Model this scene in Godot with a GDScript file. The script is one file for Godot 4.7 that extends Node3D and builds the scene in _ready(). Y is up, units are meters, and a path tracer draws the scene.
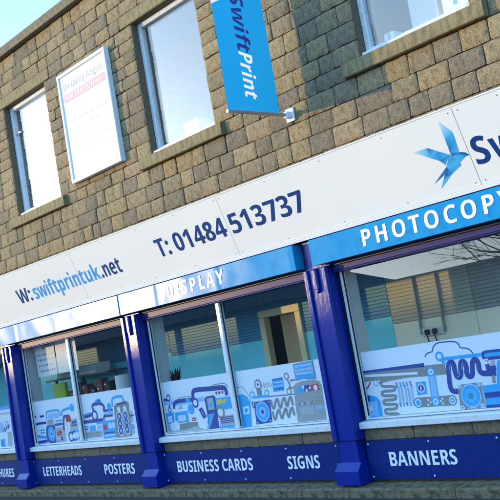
extends Node3D
# A stone-fronted print shop seen obliquely from across its pavement, low winter sun from the left.
# Wall face is z = 0, the street is +z, x runs along the facade, y is up. Units are metres.

const EYE := Vector3(0, 1.46, 6.24)
const FOCAL := 910.0 / 500.0           # focal length over picture height
const SUN_FROM_NORMAL := 56.0          # degrees to the left of the facade's normal
const SUN_HEIGHT := 4.8

var cam_basis: Basis
var mats := {}
var rng := RandomNumberGenerator.new()
var fonts := {}
var building: Node3D

# ------------------------------------------------------------------ small helpers
func lin(r, g, b, a = 1.0) -> Color:
	var c := Color(r, g, b).linear_to_srgb()
	c.a = a
	return c

func mat(key: String, c: Color, rough := 0.6, metal := 0.0) -> StandardMaterial3D:
	var m := StandardMaterial3D.new()
	m.resource_name = key
	m.albedo_color = c
	m.roughness = rough
	m.metallic = metal
	mats[key] = m
	return m

func px(x: float, y: float, z := 0.0) -> Vector3:
	# the point on the plane at depth z that lies in the direction of a pixel of the 500 px photograph
	var d := cam_basis * Vector3((x - 250.0) / 910.0, -(y - 250.0) / 910.0, -1.0)
	return EYE + d * ((z - EYE.z) / d.z)

func px_on(p: Plane, x: float, y: float) -> Vector3:
	var d := cam_basis * Vector3((x - 250.0) / 910.0, -(y - 250.0) / 910.0, -1.0)
	return p.intersects_ray(EYE, d)

func in_view(p: Vector3) -> bool:
	var c := cam_basis.inverse() * (p - EYE)
	if c.z > -0.1:
		return false
	return absf(c.x / -c.z) < 0.29 and absf(c.y / -c.z) < 0.29

func st_new() -> SurfaceTool:
	var st := SurfaceTool.new()
	st.begin(Mesh.PRIMITIVE_TRIANGLES)
	return st

func tri(st: SurfaceTool, a: Vector3, b: Vector3, c: Vector3, mid: Vector3) -> void:
	# clockwise seen from outside
	if (b - a).cross(c - a).dot((a + b + c) / 3.0 - mid) > 0.0:
		st.add_vertex(a); st.add_vertex(c); st.add_vertex(b)
	else:
		st.add_vertex(a); st.add_vertex(b); st.add_vertex(c)

func poly(st: SurfaceTool, pts: Array, mid: Vector3) -> void:
	for i in range(1, pts.size() - 1):
		tri(st, pts[0], pts[i], pts[i + 1], mid)

func bx(st: SurfaceTool, lo: Vector3, hi: Vector3, ch := 0.0) -> void:
	st.set_smooth_group(-1)
	var c := (lo + hi) / 2.0
	var h := (hi - lo) / 2.0
	ch = minf(ch, minf(h.x, minf(h.y, h.z)) * 0.8)
	for ax in 3:
		var u := (ax + 1) % 3
		var v := (ax + 2) % 3
		for s in [-1.0, 1.0]:
			var q := []
			for k in [[-1, -1], [1, -1], [1, 1], [-1, 1]]:
				var p := Vector3.ZERO
				p[ax] = s * h[ax]
				p[u] = k[0] * (h[u] - ch)
				p[v] = k[1] * (h[v] - ch)
				q.append(c + p)
			poly(st, q, c)
	if ch <= 0.0:
		return
	for ax in 3:
		var u := (ax + 1) % 3
		var v := (ax + 2) % 3
		for su in [-1.0, 1.0]:
			for sv in [-1.0, 1.0]:
				var q := []
				for k in [[-1, 0], [1, 0], [1, 1], [-1, 1]]:
					var p := Vector3.ZERO
					p[ax] = k[0] * (h[ax] - ch)
					p[u] = su * (h[u] - (ch if k[1] == 1 else 0.0))
					p[v] = sv * (h[v] - (0.0 if k[1] == 1 else ch))
					q.append(c + p)
				poly(st, q, c)
	for sx in [-1.0, 1.0]:
		for sy in [-1.0, 1.0]:
			for sz in [-1.0, 1.0]:
				tri(st, c + Vector3(sx * h.x, sy * (h.y - ch), sz * (h.z - ch)), c + Vector3(sx * (h.x - ch), sy * h.y, sz * (h.z - ch)), c + Vector3(sx * (h.x - ch), sy * (h.y - ch), sz * h.z), c)

func prism_x(st: SurfaceTool, prof: Array, x0: float, x1: float) -> void:
	# convex profile of (z, y) points pushed along x
	st.set_smooth_group(-1)
	var mid := Vector3.ZERO
	for p in prof:
		mid += Vector3((x0 + x1) / 2, p.y, p.x) / prof.size()
	var a := []
	var b := []
	for p in prof:
		a.append(Vector3(x0, p.y, p.x)); b.append(Vector3(x1, p.y, p.x))
	poly(st, a, mid); poly(st, b, mid)
	for i in prof.size():
		var j := (i + 1) % prof.size()
		poly(st, [a[i], b[i], b[j], a[j]], mid)

func tube(st: SurfaceTool, a: Vector3, b: Vector3, ra: float, rb: float, n := 10) -> void:
	st.set_smooth_group(-1 if n < 6 else 1)
	var w := (b - a).normalized()
	var u := w.cross(Vector3.UP if absf(w.y) < 0.9 else Vector3.RIGHT).normalized()
	var v := w.cross(u)
	var mid := (a + b) / 2.0
	for i in n:
		var t0 := TAU * i / n
		var t1 := TAU * (i + 1) / n
		var d0 := u * cos(t0) + v * sin(t0)
		var d1 := u * cos(t1) + v * sin(t1)
		st.set_smooth_group(1)
		poly(st, [a + d0 * ra, a + d1 * ra, b + d1 * rb, b + d0 * rb], mid)
		st.set_smooth_group(-1)
		tri(st, a, a + d0 * ra, a + d1 * ra, mid)
		if rb > 0.0:
			tri(st, b, b + d0 * rb, b + d1 * rb, mid)

func part(called: String, st: SurfaceTool, m: Material, parent: Node) -> MeshInstance3D:
	st.generate_normals()
	var o := MeshInstance3D.new()
	o.name = called
	o.mesh = st.commit()
	o.material_override = null
	for i in o.mesh.get_surface_count():
		o.mesh.surface_set_material(i, m)
	parent.add_child(o, true)
	return o

func box_part(called: String, lo: Vector3, hi: Vector3, m: Material, parent: Node, ch := 0.003) -> MeshInstance3D:
	var st := st_new()
	bx(st, lo, hi, ch)
	return part(called, st, m, parent)

var used_names := {}
func thing(called: String, label: String, category: String, group := "") -> Node3D:
	var o := Node3D.new()
	o.name = numbered(called)
	tag(o, label, category, group)
	add_child(o)
	return o

func numbered(called: String) -> String:
	used_names[called] = used_names.get(called, -1) + 1
	return called if used_names[called] == 0 else "%s_%03d" % [called, used_names[called]]

func tag(o: Node, label: String, category: String, group := "") -> void:
	o.set_meta("label", label)
	o.set_meta("category", category)
	if group != "":
		o.set_meta("group", group)

func structure(o: Node) -> void:
	o.set_meta("kind", "structure")

# ------------------------------------------------------------------ textures
func noise_image(sz: int, freq: float, kind: int, octaves: int, sd: int, sx := 1.0) -> Image:
	var n := FastNoiseLite.new()
	n.seed = sd
	n.noise_type = kind
	n.frequency = freq
	n.fractal_octaves = octaves
	n.fractal_gain = 0.55
	return n.get_seamless_image(sz, sz, false, false, 0.12, true)

func ramp(im: Image, stops: Array) -> ImageTexture:
	# grey image to colour by linear-light stops [[t, Color]...]
	var g := Gradient.new()
	var off := PackedFloat32Array()
	var col := PackedColorArray()
	for s in stops:
		off.append(s[0]); col.append(s[1])
	g.offsets = off
	g.colors = col
	var lut := []
	for i in 256:
		lut.append(g.sample(i / 255.0))
	var w := im.get_width()
	var h := im.get_height()
	var src := im.duplicate() as Image
	src.convert(Image.FORMAT_L8)
	var d := src.get_data()
	var out := PackedByteArray()
	out.resize(w * h * 3)
	for i in w * h:
		var c: Color = lut[d[i]]
		out[i * 3] = int(c.r * 255.0); out[i * 3 + 1] = int(c.g * 255.0); out[i * 3 + 2] = int(c.b * 255.0)
	return ImageTexture.create_from_image(Image.create_from_data(w, h, false, Image.FORMAT_RGB8, out))

func grey_tex(im: Image) -> ImageTexture:
	return ImageTexture.create_from_image(im)

func triplanar(m: StandardMaterial3D, tile: float) -> void:
	m.uv1_triplanar = true
	m.uv1_world_triplanar = true
	m.uv1_scale = Vector3.ONE / tile
	m.uv1_triplanar_sharpness = 4.0

func make_materials() -> void:
	# sandstone: mottled colour with pecked relief
	var mottle := noise_image(512, 0.018, FastNoiseLite.TYPE_SIMPLEX_SMOOTH, 5, 11)
	var sand_tex := ramp(mottle, [[0.0, Color(0.72, 0.69, 0.64)], [0.3, Color(0.88, 0.86, 0.83)], [0.55, Color(0.96, 0.95, 0.93)], [0.8, Color(1, 0.98, 0.92)], [1.0, Color(1, 0.95, 0.82)]])
	var peck := noise_image(1024, 0.045, FastNoiseLite.TYPE_SIMPLEX, 2, 5)
	var peck_tex := ramp(peck, [[0.0, Color(0, 0, 0)], [0.2, Color(0.15, 0.15, 0.15)], [0.36, Color(0.82, 0.82, 0.82)], [0.6, Color(0.9, 0.9, 0.9)], [1.0, Color(1, 1, 1)]])
	var tones := [[0.40, 0.308, 0.178], [0.35, 0.275, 0.168], [0.44, 0.34, 0.20], [0.31, 0.25, 0.165], [0.41, 0.305, 0.165], [0.275, 0.225, 0.155]]
	for i in tones.size():
		var t: Array = tones[i]
		var m := mat("stone%d" % i, lin(t[0], t[1], t[2]), 0.92)
		m.albedo_texture = sand_tex
		triplanar(m, 0.55)
		m.uv1_scale = Vector3(1.9, 1.25, 1.9)
		m.uv1_offset = Vector3(0.13 * i, 0.31 * i, 0.0)
		m.heightmap_enabled = true
		m.heightmap_texture = peck_tex
		m.heightmap_scale = 0.75
	var dm := mat("dressed", lin(0.31, 0.25, 0.135), 0.85)
	var streak := noise_image(512, 0.012, FastNoiseLite.TYPE_SIMPLEX_SMOOTH, 4, 31)
	dm.albedo_texture = ramp(streak, [[0.0, Color(0.76, 0.76, 0.68)], [0.4, Color(0.9, 0.89, 0.85)], [0.7, Color(1, 0.98, 0.94)], [1.0, Color(0.95, 0.9, 0.8)]])
	triplanar(dm, 0.9)
	dm.uv1_scale = Vector3(2.2, 0.8, 2.2)
	dm.heightmap_enabled = true
	dm.heightmap_texture = peck_tex
	dm.heightmap_scale = 0.25
	var gm := mat("plinth", lin(0.22, 0.185, 0.125), 0.9)
	gm.albedo_texture = ramp(streak, [[0.0, Color(0.5, 0.5, 0.42)], [0.35, Color(0.8, 0.79, 0.72)], [0.7, Color(1, 0.97, 0.92)], [1.0, Color(0.85, 0.8, 0.7)]])
	triplanar(gm, 0.6)
	gm.heightmap_enabled = true
	gm.heightmap_texture = peck_tex
	gm.heightmap_scale = 0.6
	var mo := mat("mortar", lin(0.16, 0.125, 0.085), 0.95)
	mo.albedo_texture = sand_tex
	triplanar(mo, 0.4)
	# paint on the pilasters: thick old gloss with runs and brush marks
	var brush := noise_image(512, 0.02, FastNoiseLite.TYPE_SIMPLEX_SMOOTH, 4, 77)
	var bp := mat("blue_gloss", Color.WHITE, 0.26)
	var deep := lin(0.003, 0.021, 0.25)
	bp.albedo_texture = ramp(noise_image(1024, 0.03, FastNoiseLite.TYPE_SIMPLEX, 4, 78), [[0.0, lin(0.004, 0.013, 0.20)], [0.35, deep], [0.915, deep], [0.93, lin(0.30, 0.26, 0.36)], [1.0, lin(0.5, 0.45, 0.5)]])
	triplanar(bp, 0.6)
	bp.uv1_scale = Vector3(2.2, 0.9, 2.2)
	bp.heightmap_enabled = true
	bp.heightmap_texture = grey_tex(brush)
	bp.heightmap_scale = 0.09
	bp.metallic_specular = 0.42
	# signs
	var wave := noise_image(256, 0.006, FastNoiseLite.TYPE_SIMPLEX_SMOOTH, 2, 21)
	var sw := mat("sign_white", lin(0.84, 0.83, 0.79), 0.26)
	triplanar(sw, 4.0)
	sw.heightmap_enabled = true
	sw.heightmap_texture = grey_tex(wave)
	sw.heightmap_scale = 1.2
	mat("sign_trim", lin(0.82, 0.82, 0.81), 0.35)
	mat("aluminium", lin(0.55, 0.56, 0.58), 0.35, 0.8)
	var fb := mat("fascia_blue", lin(0.018, 0.275, 0.56), 0.21)
	fb.albedo_texture = ramp(noise_image(512, 0.014, FastNoiseLite.TYPE_SIMPLEX_SMOOTH, 4, 43), [[0.0, Color(0.84, 0.9, 0.94)], [0.5, Color(1, 1, 1)], [1.0, Color(1, 1, 1)]])
	triplanar(fb, 1.1)
	fb.heightmap_enabled = true
	fb.heightmap_texture = grey_tex(wave)
	fb.heightmap_scale = 0.5
	fb.metallic_specular = 0.135
	mat("letter_white", lin(0.84, 0.84, 0.84), 0.29).metallic_specular = 0.35
	mat("letter_navy", lin(0.005, 0.046, 0.19), 0.5).metallic_specular = 0.2
	mat("letter_sky", lin(0.02, 0.30, 0.66), 0.35)
	var nb := mat("navy_board", lin(0.006, 0.025, 0.165), 0.4)
	nb.metallic_specular = 0.25
	nb.albedo_texture = ramp(noise_image(512, 0.03, FastNoiseLite.TYPE_SIMPLEX_SMOOTH, 5, 61), [[0.0, Color(0.72, 0.76, 0.82)], [0.45, Color(0.97, 0.98, 1)], [1.0, Color(1, 1, 1)]])
	triplanar(nb, 0.8)
	var bn := mat("banner_cyan", lin(0.012, 0.33, 0.72), 0.55)
	bn.backlight_enabled = true
	bn.backlight = lin(0.016, 0.45, 0.98)
	# joinery, glass
	var wp := mat("white_frame", lin(0.74, 0.75, 0.76), 0.35)
	wp.albedo_texture = ramp(mottle, [[0.0, Color(0.88, 0.87, 0.84)], [0.4, Color(0.97, 0.97, 0.97)], [1.0, Color(1, 1, 1)]])
	triplanar(wp, 0.8)
	mat("dark_strip", lin(0.012, 0.012, 0.014), 0.5)
	var gl := mat("glass", lin(0.9, 0.95, 0.95, 0.003), 0.0)
	gl.transparency = BaseMaterial3D.TRANSPARENCY_ALPHA
	var sh := mat("shutter_rail", lin(0.028, 0.03, 0.17), 0.42)
	sh.metallic_specular = 0.25
	mat("shutter_box", lin(0.03, 0.035, 0.06), 0.5)
	# rooms
	mat("off_white", lin(0.74, 0.75, 0.70), 0.7)
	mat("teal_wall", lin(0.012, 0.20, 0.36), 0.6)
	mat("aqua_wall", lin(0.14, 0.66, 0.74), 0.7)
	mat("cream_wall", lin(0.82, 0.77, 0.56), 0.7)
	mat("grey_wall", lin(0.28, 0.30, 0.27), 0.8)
	mat("shaded_cream_wall", lin(0.40, 0.40, 0.31), 0.8)  # cream darkened: the shade over the upper panels is put into colour
	mat("carpet", lin(0.42, 0.40, 0.36), 0.8)
	mat("plaster", lin(0.5, 0.53, 0.56), 0.85)
	mat("dark", lin(0.015, 0.013, 0.012), 0.7)
	mat("wood", lin(0.42, 0.28, 0.13), 0.6)
	mat("pale_wood", lin(0.66, 0.56, 0.32), 0.6)
	mat("carton", lin(0.60, 0.56, 0.50), 0.85)
	mat("paper", lin(0.80, 0.81, 0.80), 0.8)
	mat("blind", lin(0.82, 0.82, 0.80), 0.85)
	mat("hiviz", lin(0.42, 0.70, 0.04), 0.6)
	mat("maroon", lin(0.16, 0.03, 0.025), 0.6)
	mat("socket_white", lin(0.66, 0.65, 0.58), 0.45)
	mat("black_plastic", lin(0.012, 0.012, 0.013), 0.4)
	# print on window film and notice
	var vc := mat("print", Color.WHITE, 0.5)
	vc.vertex_color_use_as_albedo = true
	var vs := mat("sign_print", Color.WHITE, 0.32)
	vs.vertex_color_use_as_albedo = true
	mat("film_white", lin(0.78, 0.85, 0.92), 0.5)
	# ground and the far side of the street
	var asphalt_im := noise_image(1024, 0.12, FastNoiseLite.TYPE_SIMPLEX, 4, 91)
	var asp := mat("asphalt", lin(0.12, 0.12, 0.12), 0.9)
	asp.albedo_texture = ramp(asphalt_im, [[0.0, Color(0.5, 0.5, 0.5)], [0.5, Color(0.85, 0.85, 0.85)], [1.0, Color(1, 1, 1)]])
	triplanar(asp, 1.3)
	asp.heightmap_enabled = true
	asp.heightmap_texture = grey_tex(asphalt_im)
	asp.heightmap_scale = 0.6
	var pv := mat("pavement", lin(0.045, 0.043, 0.04), 0.92)
	pv.albedo_texture = asp.albedo_texture
	triplanar(pv, 0.9)
	mat("kerb", lin(0.26, 0.25, 0.23), 0.9)
	mat("dark_stone", lin(0.03, 0.03, 0.03), 0.95)  # near-black so the far walls reflect only faintly in the shop glass
	mat("slate", lin(0.03, 0.036, 0.05), 0.8)
	mat("bark", lin(0.045, 0.036, 0.028), 0.95)
	mat("road_paint", lin(0.55, 0.55, 0.52), 0.8)

# ------------------------------------------------------------------ sky
func sky_image() -> Image:
	var w := 512
	var h := 256
	var az := deg_to_rad(SUN_FROM_NORMAL)
	var el := deg_to_rad(SUN_HEIGHT)
	var s := Vector3(-sin(az) * cos(el), sin(el), cos(az) * cos(el))
	var im := Image.create(w, h, false, Image.FORMAT_RGBF)
	var zen := Vector3(0.20, 0.58, 1.16)
	var hor := Vector3(0.60, 0.98, 1.30)
	var warm := Vector3(0.84, 0.95, 1.06)
	var n := FastNoiseLite.new()
	n.seed = 3
	n.frequency = 1.3
	n.fractal_octaves = 4
	for j in h:
		var th := PI * (j + 0.5) / h
		var y := cos(th)
		for i in w:
			var ph := TAU * (i + 0.5) / w
			var d := Vector3(sin(ph) * sin(th), y, -cos(ph) * sin(th))
			var c: Vector3
			if y < 0.0:
				c = Vector3(0.2, 0.2, 0.2)
			else:
				c = zen.lerp(hor, pow(1.0 - y, 3.2))
				var cs := d.dot(s)
				var g := 0.78
				var hg := (1.0 - g * g) / pow(1.0 + g * g - 2.0 * g * cs, 1.5)
				c += warm * hg * 0.075
				var low := exp(-asin(y) / 0.20) * exp(-pow(acos(clampf(cs, -1, 1)) / 0.75, 2.0))
				c += Vector3(1.0, 0.94, 0.74) * low * 2.1
				c *= 1.0 + 0.05 * n.get_noise_3dv(d * 2.0)
			im.set_pixel(i, j, Color(c.x, c.y, c.z))
	return im

# ------------------------------------------------------------------ lettering
func font(weight: int, spread: int) -> Font:
	# 0 regular, 1 bold
	var key := "%d %d" % [weight, spread]
	if not fonts.has(key):
		var f := SystemFont.new()
		f.font_names = PackedStringArray(["Droid Sans"])
		f.font_weight = 700 if weight == 1 else 400
		var v := FontVariation.new()
		v.base_font = f
		v.set_spacing(TextServer.SPACING_GLYPH, spread)
		fonts[key] = v
	return fonts[key]

func text_mesh(s: String, weight: int, depth := 0.02, spread := 0) -> TextMesh:
	var t := TextMesh.new()
	t.text = s
	t.font = font(weight, spread)
	t.font_size = 64
	t.pixel_size = 0.01
	t.depth = depth
	t.curve_step = 1.0
	t.horizontal_alignment = HORIZONTAL_ALIGNMENT_LEFT
	return t

func letters(called: String, s: String, frame: Transform3D, x0: float, x1: float, base: float, cap: float, m: Material, parent: Node, weight := 1, slant := 0.0, spread := 0) -> MeshInstance3D:
	# sets text between x0 and x1 of a frame, on a base line, with the given capital height
	var ref := text_mesh("H", weight).get_aabb()
	var t := text_mesh(s, weight, 0.3, spread)
	var bb := t.get_aabb()
	var sx := (x1 - x0) / bb.size.x
	var sy := cap / ref.size.y
	t.material = m
	var o := MeshInstance3D.new()
	o.name = called
	o.mesh = t
	var b := Basis(Vector3(sx, 0, 0), Vector3(slant * sy, sy, 0), Vector3(0, 0, 0.01))
	o.transform = frame * Transform3D(b, Vector3(x0 - bb.position.x * sx, base - ref.position.y * sy, 0.0))
	parent.add_child(o, true)
	return o

# ------------------------------------------------------------------ flat print as thin layered sheets
class Print:
	var st := SurfaceTool.new()
	var plane_z := 0.0
	func _init() -> void:
		st.begin(Mesh.PRIMITIVE_TRIANGLES)
	func v(p: Vector3, c: Color) -> void:
		st.set_color(c)
		st.set_normal(Vector3(0, 0, 1))
		st.add_vertex(p)
	func t3(a: Vector3, b: Vector3, c: Vector3, col: Color, n: float) -> void:
		var k := Vector3(0, 0, n * 0.0005)
		if (b - a).cross(c - a).z > 0.0:
			v(a + k, col); v(c + k, col); v(b + k, col)
		else:
			v(a + k, col); v(b + k, col); v(c + k, col)
	func fill(pts: Array, col: Color, n: float) -> void:
		var p2 := PackedVector2Array()
		for p in pts:
			p2.append(Vector2(p.x, p.y))
		var ix := Geometry2D.triangulate_polygon(p2)
		for i in range(0, ix.size(), 3):
			t3(pts[ix[i]], pts[ix[i + 1]], pts[ix[i + 2]], col, n)
	func disc(c: Vector3, r: float, col: Color, n: float, seg := 20) -> void:
		for i in seg:
			t3(c, c + Vector3(cos(TAU * i / seg), sin(TAU * i / seg), 0) * r, c + Vector3(cos(TAU * (i + 1) / seg), sin(TAU * (i + 1) / seg), 0) * r, col, n)
	func stroke(pts: Array, w: float, col: Color, n: float) -> void:
		var side := []
		for i in pts.size():
			var a: Vector3 = pts[maxi(i - 1, 0)]
			var m: Vector3 = pts[i]
			var b: Vector3 = pts[mini(i + 1, pts.size() - 1)]
			var d0 := (m - a).normalized() if i > 0 else (b - m).normalized()
			var d1 := (b - m).normalized() if i < pts.size() - 1 else d0
			var d := (d0 + d1).normalized()
			var k := minf(1.0 / maxf(d.dot(d0), 0.4), 1.6)
			side.append(Vector3(-d.y, d.x, 0) * w / 2.0 * k)
		for i in range(1, pts.size()):
			t3(pts[i - 1] + side[i - 1], pts[i] + side[i], pts[i] - side[i], col, n)
			t3(pts[i - 1] + side[i - 1], pts[i] - side[i], pts[i - 1] - side[i - 1], col, n)

const NAVY := Color(0.006, 0.05, 0.32)
const SKY := Color(0.015, 0.41, 0.80)
const PALE := Color(0.30, 0.56, 0.86)
const GREY := Color(0.25, 0.27, 0.27)
const LIGHT := Color(0.42, 0.46, 0.50)
const WHITE := Color(0.78, 0.85, 0.92)
const RED := Color(0.55, 0.03, 0.04)
const YELLOW := Color(0.72, 0.60, 0.08)

func art(called: String, film: Node3D, z: float, ox: float, oy: float, sc: float, items: Array) -> void:
	# items in zoomed photograph coordinates: ["s", layer, colour, width, points...] stroke; "p" polygon; "d" disc; "r" ring; "c" rounded stroke through a curve
	var pr := Print.new()
	var lift := 0.0
	for it in items:
		lift += 0.025
		it[1] += lift
		var pts := []
		for k in range(4, it.size(), 2):
			pts.append(px(ox + it[k] / sc, oy + it[k + 1] / sc, z))
		match it[0]:
			"s":
				pr.stroke(pts, it[3], it[2], it[1])
			"c":
				var cv := Curve3D.new()
				for i in pts.size():
					var tan_v: Vector3 = (pts[mini(i + 1, pts.size() - 1)] - pts[maxi(i - 1, 0)]) * 0.22
					cv.add_point(pts[i], -tan_v, tan_v)
				cv.bake_interval = 0.012
				pr.stroke(Array(cv.get_baked_points()), it[3], it[2], it[1])
			"p":
				pr.fill(pts, it[2], it[1])
			"d":
				pr.disc(pts[0], it[3], it[2], it[1], 24)
			"r":
				pr.disc(pts[0], it[3], it[2], it[1], 24)
				pr.disc(pts[0], it[3] * 0.6, WHITE, it[1] + 0.5, 24)
	var o := MeshInstance3D.new()
	o.name = called
	o.mesh = pr.st.commit()
	o.mesh.surface_set_material(0, mats["print"])
	film.add_child(o, true)

# ------------------------------------------------------------------ masonry
const COURSES := [2.95, 3.15, 3.33, 3.505, 3.688, 3.835, 4.0, 4.185, 4.375, 4.545, 4.69, 4.83, 4.965, 5.10, 5.24, 5.39, 5.545, 5.70, 5.86, 6.045]
const OPENINGS := [[-11.22, -10.075], [-8.043, -6.904], [-4.866, -3.714]]
const WALL_X := [-15.4, 1.0]

func stone_shape(st: SurfaceTool, x0: float, x1: float, y0: float, y1: float, z := 0.0, bulge := 0.009, deep := 0.12, joint := 0.0048, rough := 1.0) -> void:
	# a pitched stone: irregular outline, rounded edges, uneven face
	st.set_smooth_group(1)
	var cx := (x0 + x1) / 2
	var cy := (y0 + y1) / 2
	var hx := (x1 - x0) / 2 - joint
	var hy := (y1 - y0) / 2 - joint
	var nx := clampi(int(round((x1 - x0) / 0.035)), 4, 14)
	var ny := clampi(int(round((y1 - y0) / 0.035)), 3, 7)
	var off := Vector3(rng.randf() * 50, rng.randf() * 50, rng.randf() * 50)
	var n := stone_noise
	var proud := rng.randf_range(-0.004, 0.006) * rough
	var tilt := Vector2(rng.randf_range(-0.03, 0.03), rng.randf_range(-0.04, 0.04)) * rough
	var cr := rng.randf_range(0.005, 0.018)
	var g := []
	for j in ny + 1:
		var row := []
		for i in nx + 1:
			var u := -1.0 + 2.0 * i / nx
			var v := -1.0 + 2.0 * j / ny
			# crowd the grid to the edges so the arris is rounded off
			u = signf(u) * (1.0 - pow(1.0 - absf(u), 1.4))
			v = signf(v) * (1.0 - pow(1.0 - absf(v), 1.4))
			var p := Vector3(u * hx, v * hy, 0)
			# round the corners
			var ex := maxf(absf(p.x) - (hx - cr), 0.0)
			var ey := maxf(absf(p.y) - (hy - cr), 0.0)
			var e := sqrt(ex * ex + ey * ey)
			if e > cr:
				p.x -= signf(p.x) * ex * (1.0 - cr / e)
				p.y -= signf(p.y) * ey * (1.0 - cr / e)
			var edge := clampf(minf(hx - absf(p.x), hy - absf(p.y)) / 0.014, 0.0, 1.0)
			var w := 1.0 - (1.0 - edge) * (1.0 - edge)
			p.x += n.get_noise_3d(off.x + p.y * 130, off.y, u * 9) * 0.007 * rough
			p.y += n.get_noise_3d(off.y + p.x * 130, off.z, v * 9) * 0.008 * rough
			p.z = z + proud - 0.008 + w * (bulge + n.get_noise_3d(off.x + p.x * 100, off.y + p.y * 100, off.z) * 0.007 * rough) + (tilt.x * p.x + tilt.y * p.y) * 0.6
			p.x += cx
			p.y += cy
			row.append(p)
		g.append(row)
	var mid := Vector3(cx, cy, z - 0.3)
	for j in ny:
		for i in nx:
			poly(st, [g[j][i], g[j][i + 1], g[j + 1][i + 1], g[j + 1][i]], mid)
	var rim := []
	for i in nx + 1: rim.append(g[0][i])
	for j in range(1, ny + 1): rim.append(g[j][nx])
	for i in range(nx - 1, -1, -1): rim.append(g[ny][i])
	for j in range(ny - 1, 0, -1): rim.append(g[j][0])
	var m2 := Vector3(cx, cy, z - deep / 2)
	st.set_smooth_group(2)
	for k in rim.size():
		var a: Vector3 = rim[k]
		var b: Vector3 = rim[(k + 1) % rim.size()]
		poly(st, [a, b, Vector3(b.x, b.y, z - deep), Vector3(a.x, a.y, z - deep)], m2)

var stone_noise := FastNoiseLite.new()

func split(x0: float, x1: float, mean: float) -> Array:
	var n := maxi(1, int(round((x1 - x0) / mean)))
	var w := []
	var total := 0.0
	for i in n:
		var k := rng.randf_range(0.62, 1.38)
		w.append(k)
		total += k
	var out := []
	var x := x0
	for i in n:
		var e: float = x1 if i == n - 1 else x + (x1 - x0) * w[i] / total
		out.append([x, e])
		x = e
	return out

func build_masonry() -> void:
	stone_noise.frequency = 0.09
	stone_noise.fractal_octaves = 3
	stone_noise.seed = 8
	var wall := Node3D.new()
	wall.name = "upper_wall"
	building.add_child(wall)
	var rest := st_new()
	var spots := []
	for r in COURSES.size() - 1:
		var y0: float = COURSES[r]
		var y1: float = COURSES[r + 1]
		var x: float = WALL_X[0]
		var gaps := []
		var mid := (y0 + y1) / 2
		for o in OPENINGS:
			if mid > 3.835 and mid < 5.39:
				gaps.append([o[0], o[1]])
			elif mid > 5.39 and mid < 5.545:
				gaps.append([o[0] - 0.205, o[1] + 0.16])
			elif mid > 3.688 and mid < 3.835:
				gaps.append([o[0] - 0.19, o[1] + 0.155])
		gaps.append([WALL_X[1], WALL_X[1]])
		for gp in gaps:
			for s in split(x, gp[0], 0.305 if r % 2 == 0 else 0.27):
				var k := rng.randi() % 6
				if in_view(Vector3((s[0] + s[1]) / 2, mid, 0)):
					var st := st_new()
					stone_shape(st, s[0], s[1], y0, y1)
					part("stone", st, mats["stone%d" % k], wall)
				else:
					stone_shape(rest, s[0], s[1], y0, y1)
			x = gp[1]
	# ground floor wall to the right of the shopfront and left of it
	var y := 0.0
	while y < 2.9:
		var y1 := y + 0.196666
		for s in split(-2.3, WALL_X[1], 0.32):
			stone_shape(rest, s[0], s[1], y, y1)
		y = y1
	var ro := part("stone_courses", rest, mats["stone1"], wall)
	ro.set_meta("kind", "stuff")
	# mortar and core behind the stones, left open at the windows
	var core := st_new()
	var zf := -0.022
	var zb := -0.34
	bx(core, Vector3(WALL_X[0], 2.45, zb), Vector3(WALL_X[1], 3.835, zf))
	bx(core, Vector3(WALL_X[0], 5.39, zb), Vector3(WALL_X[1], 6.045, zf))
	var xs := [WALL_X[0]]
	for o in OPENINGS:
		xs.append(o[0] + 0.004); xs.append(o[1] - 0.004)
	xs.append(WALL_X[1])
	for i in range(0, xs.size(), 2):
		bx(core, Vector3(xs[i], 3.835, zb), Vector3(xs[i + 1], 5.39, zf))
	bx(core, Vector3(-2.3, 0, zb), Vector3(WALL_X[1], 2.45, zf))
	part("mortar", core, mats["mortar"], wall)
	# dressed stone lintels and sills
	for o in OPENINGS:
		box_part("lintel", Vector3(o[0] - 0.2, 5.393, -0.2), Vector3(o[1] + 0.155, 5.54, 0.008), mats["dressed"], wall, 0.008)
		var st := st_new()
		prism_x(st, [Vector2(-0.2, 3.693), Vector2(0.05, 3.693), Vector2(0.058, 3.70), Vector2(0.058, 3.812), Vector2(0.05, 3.82), Vector2(-0.2, 3.842)], o[0] - 0.185, o[1] + 0.15)
		part("sill", st, mats["dressed"], wall)
	# coping of long stones along the top
	var cx: float = WALL_X[0]
	while cx < WALL_X[1]:
		var e := minf(cx + rng.randf_range(0.85, 1.05), WALL_X[1])
		var st2 := st_new()
		prism_x(st2, [Vector2(-0.36, 6.05), Vector2(0.075, 6.05), Vector2(0.08, 6.056), Vector2(0.08, 6.165), Vector2(0.072, 6.175), Vector2(-0.36, 6.2)], cx + 0.003, e - 0.003)
		part("coping_stone", st2, mats["stone3"] if rng.randf() < 0.5 else mats["stone5"], wall)
		cx = e

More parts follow.
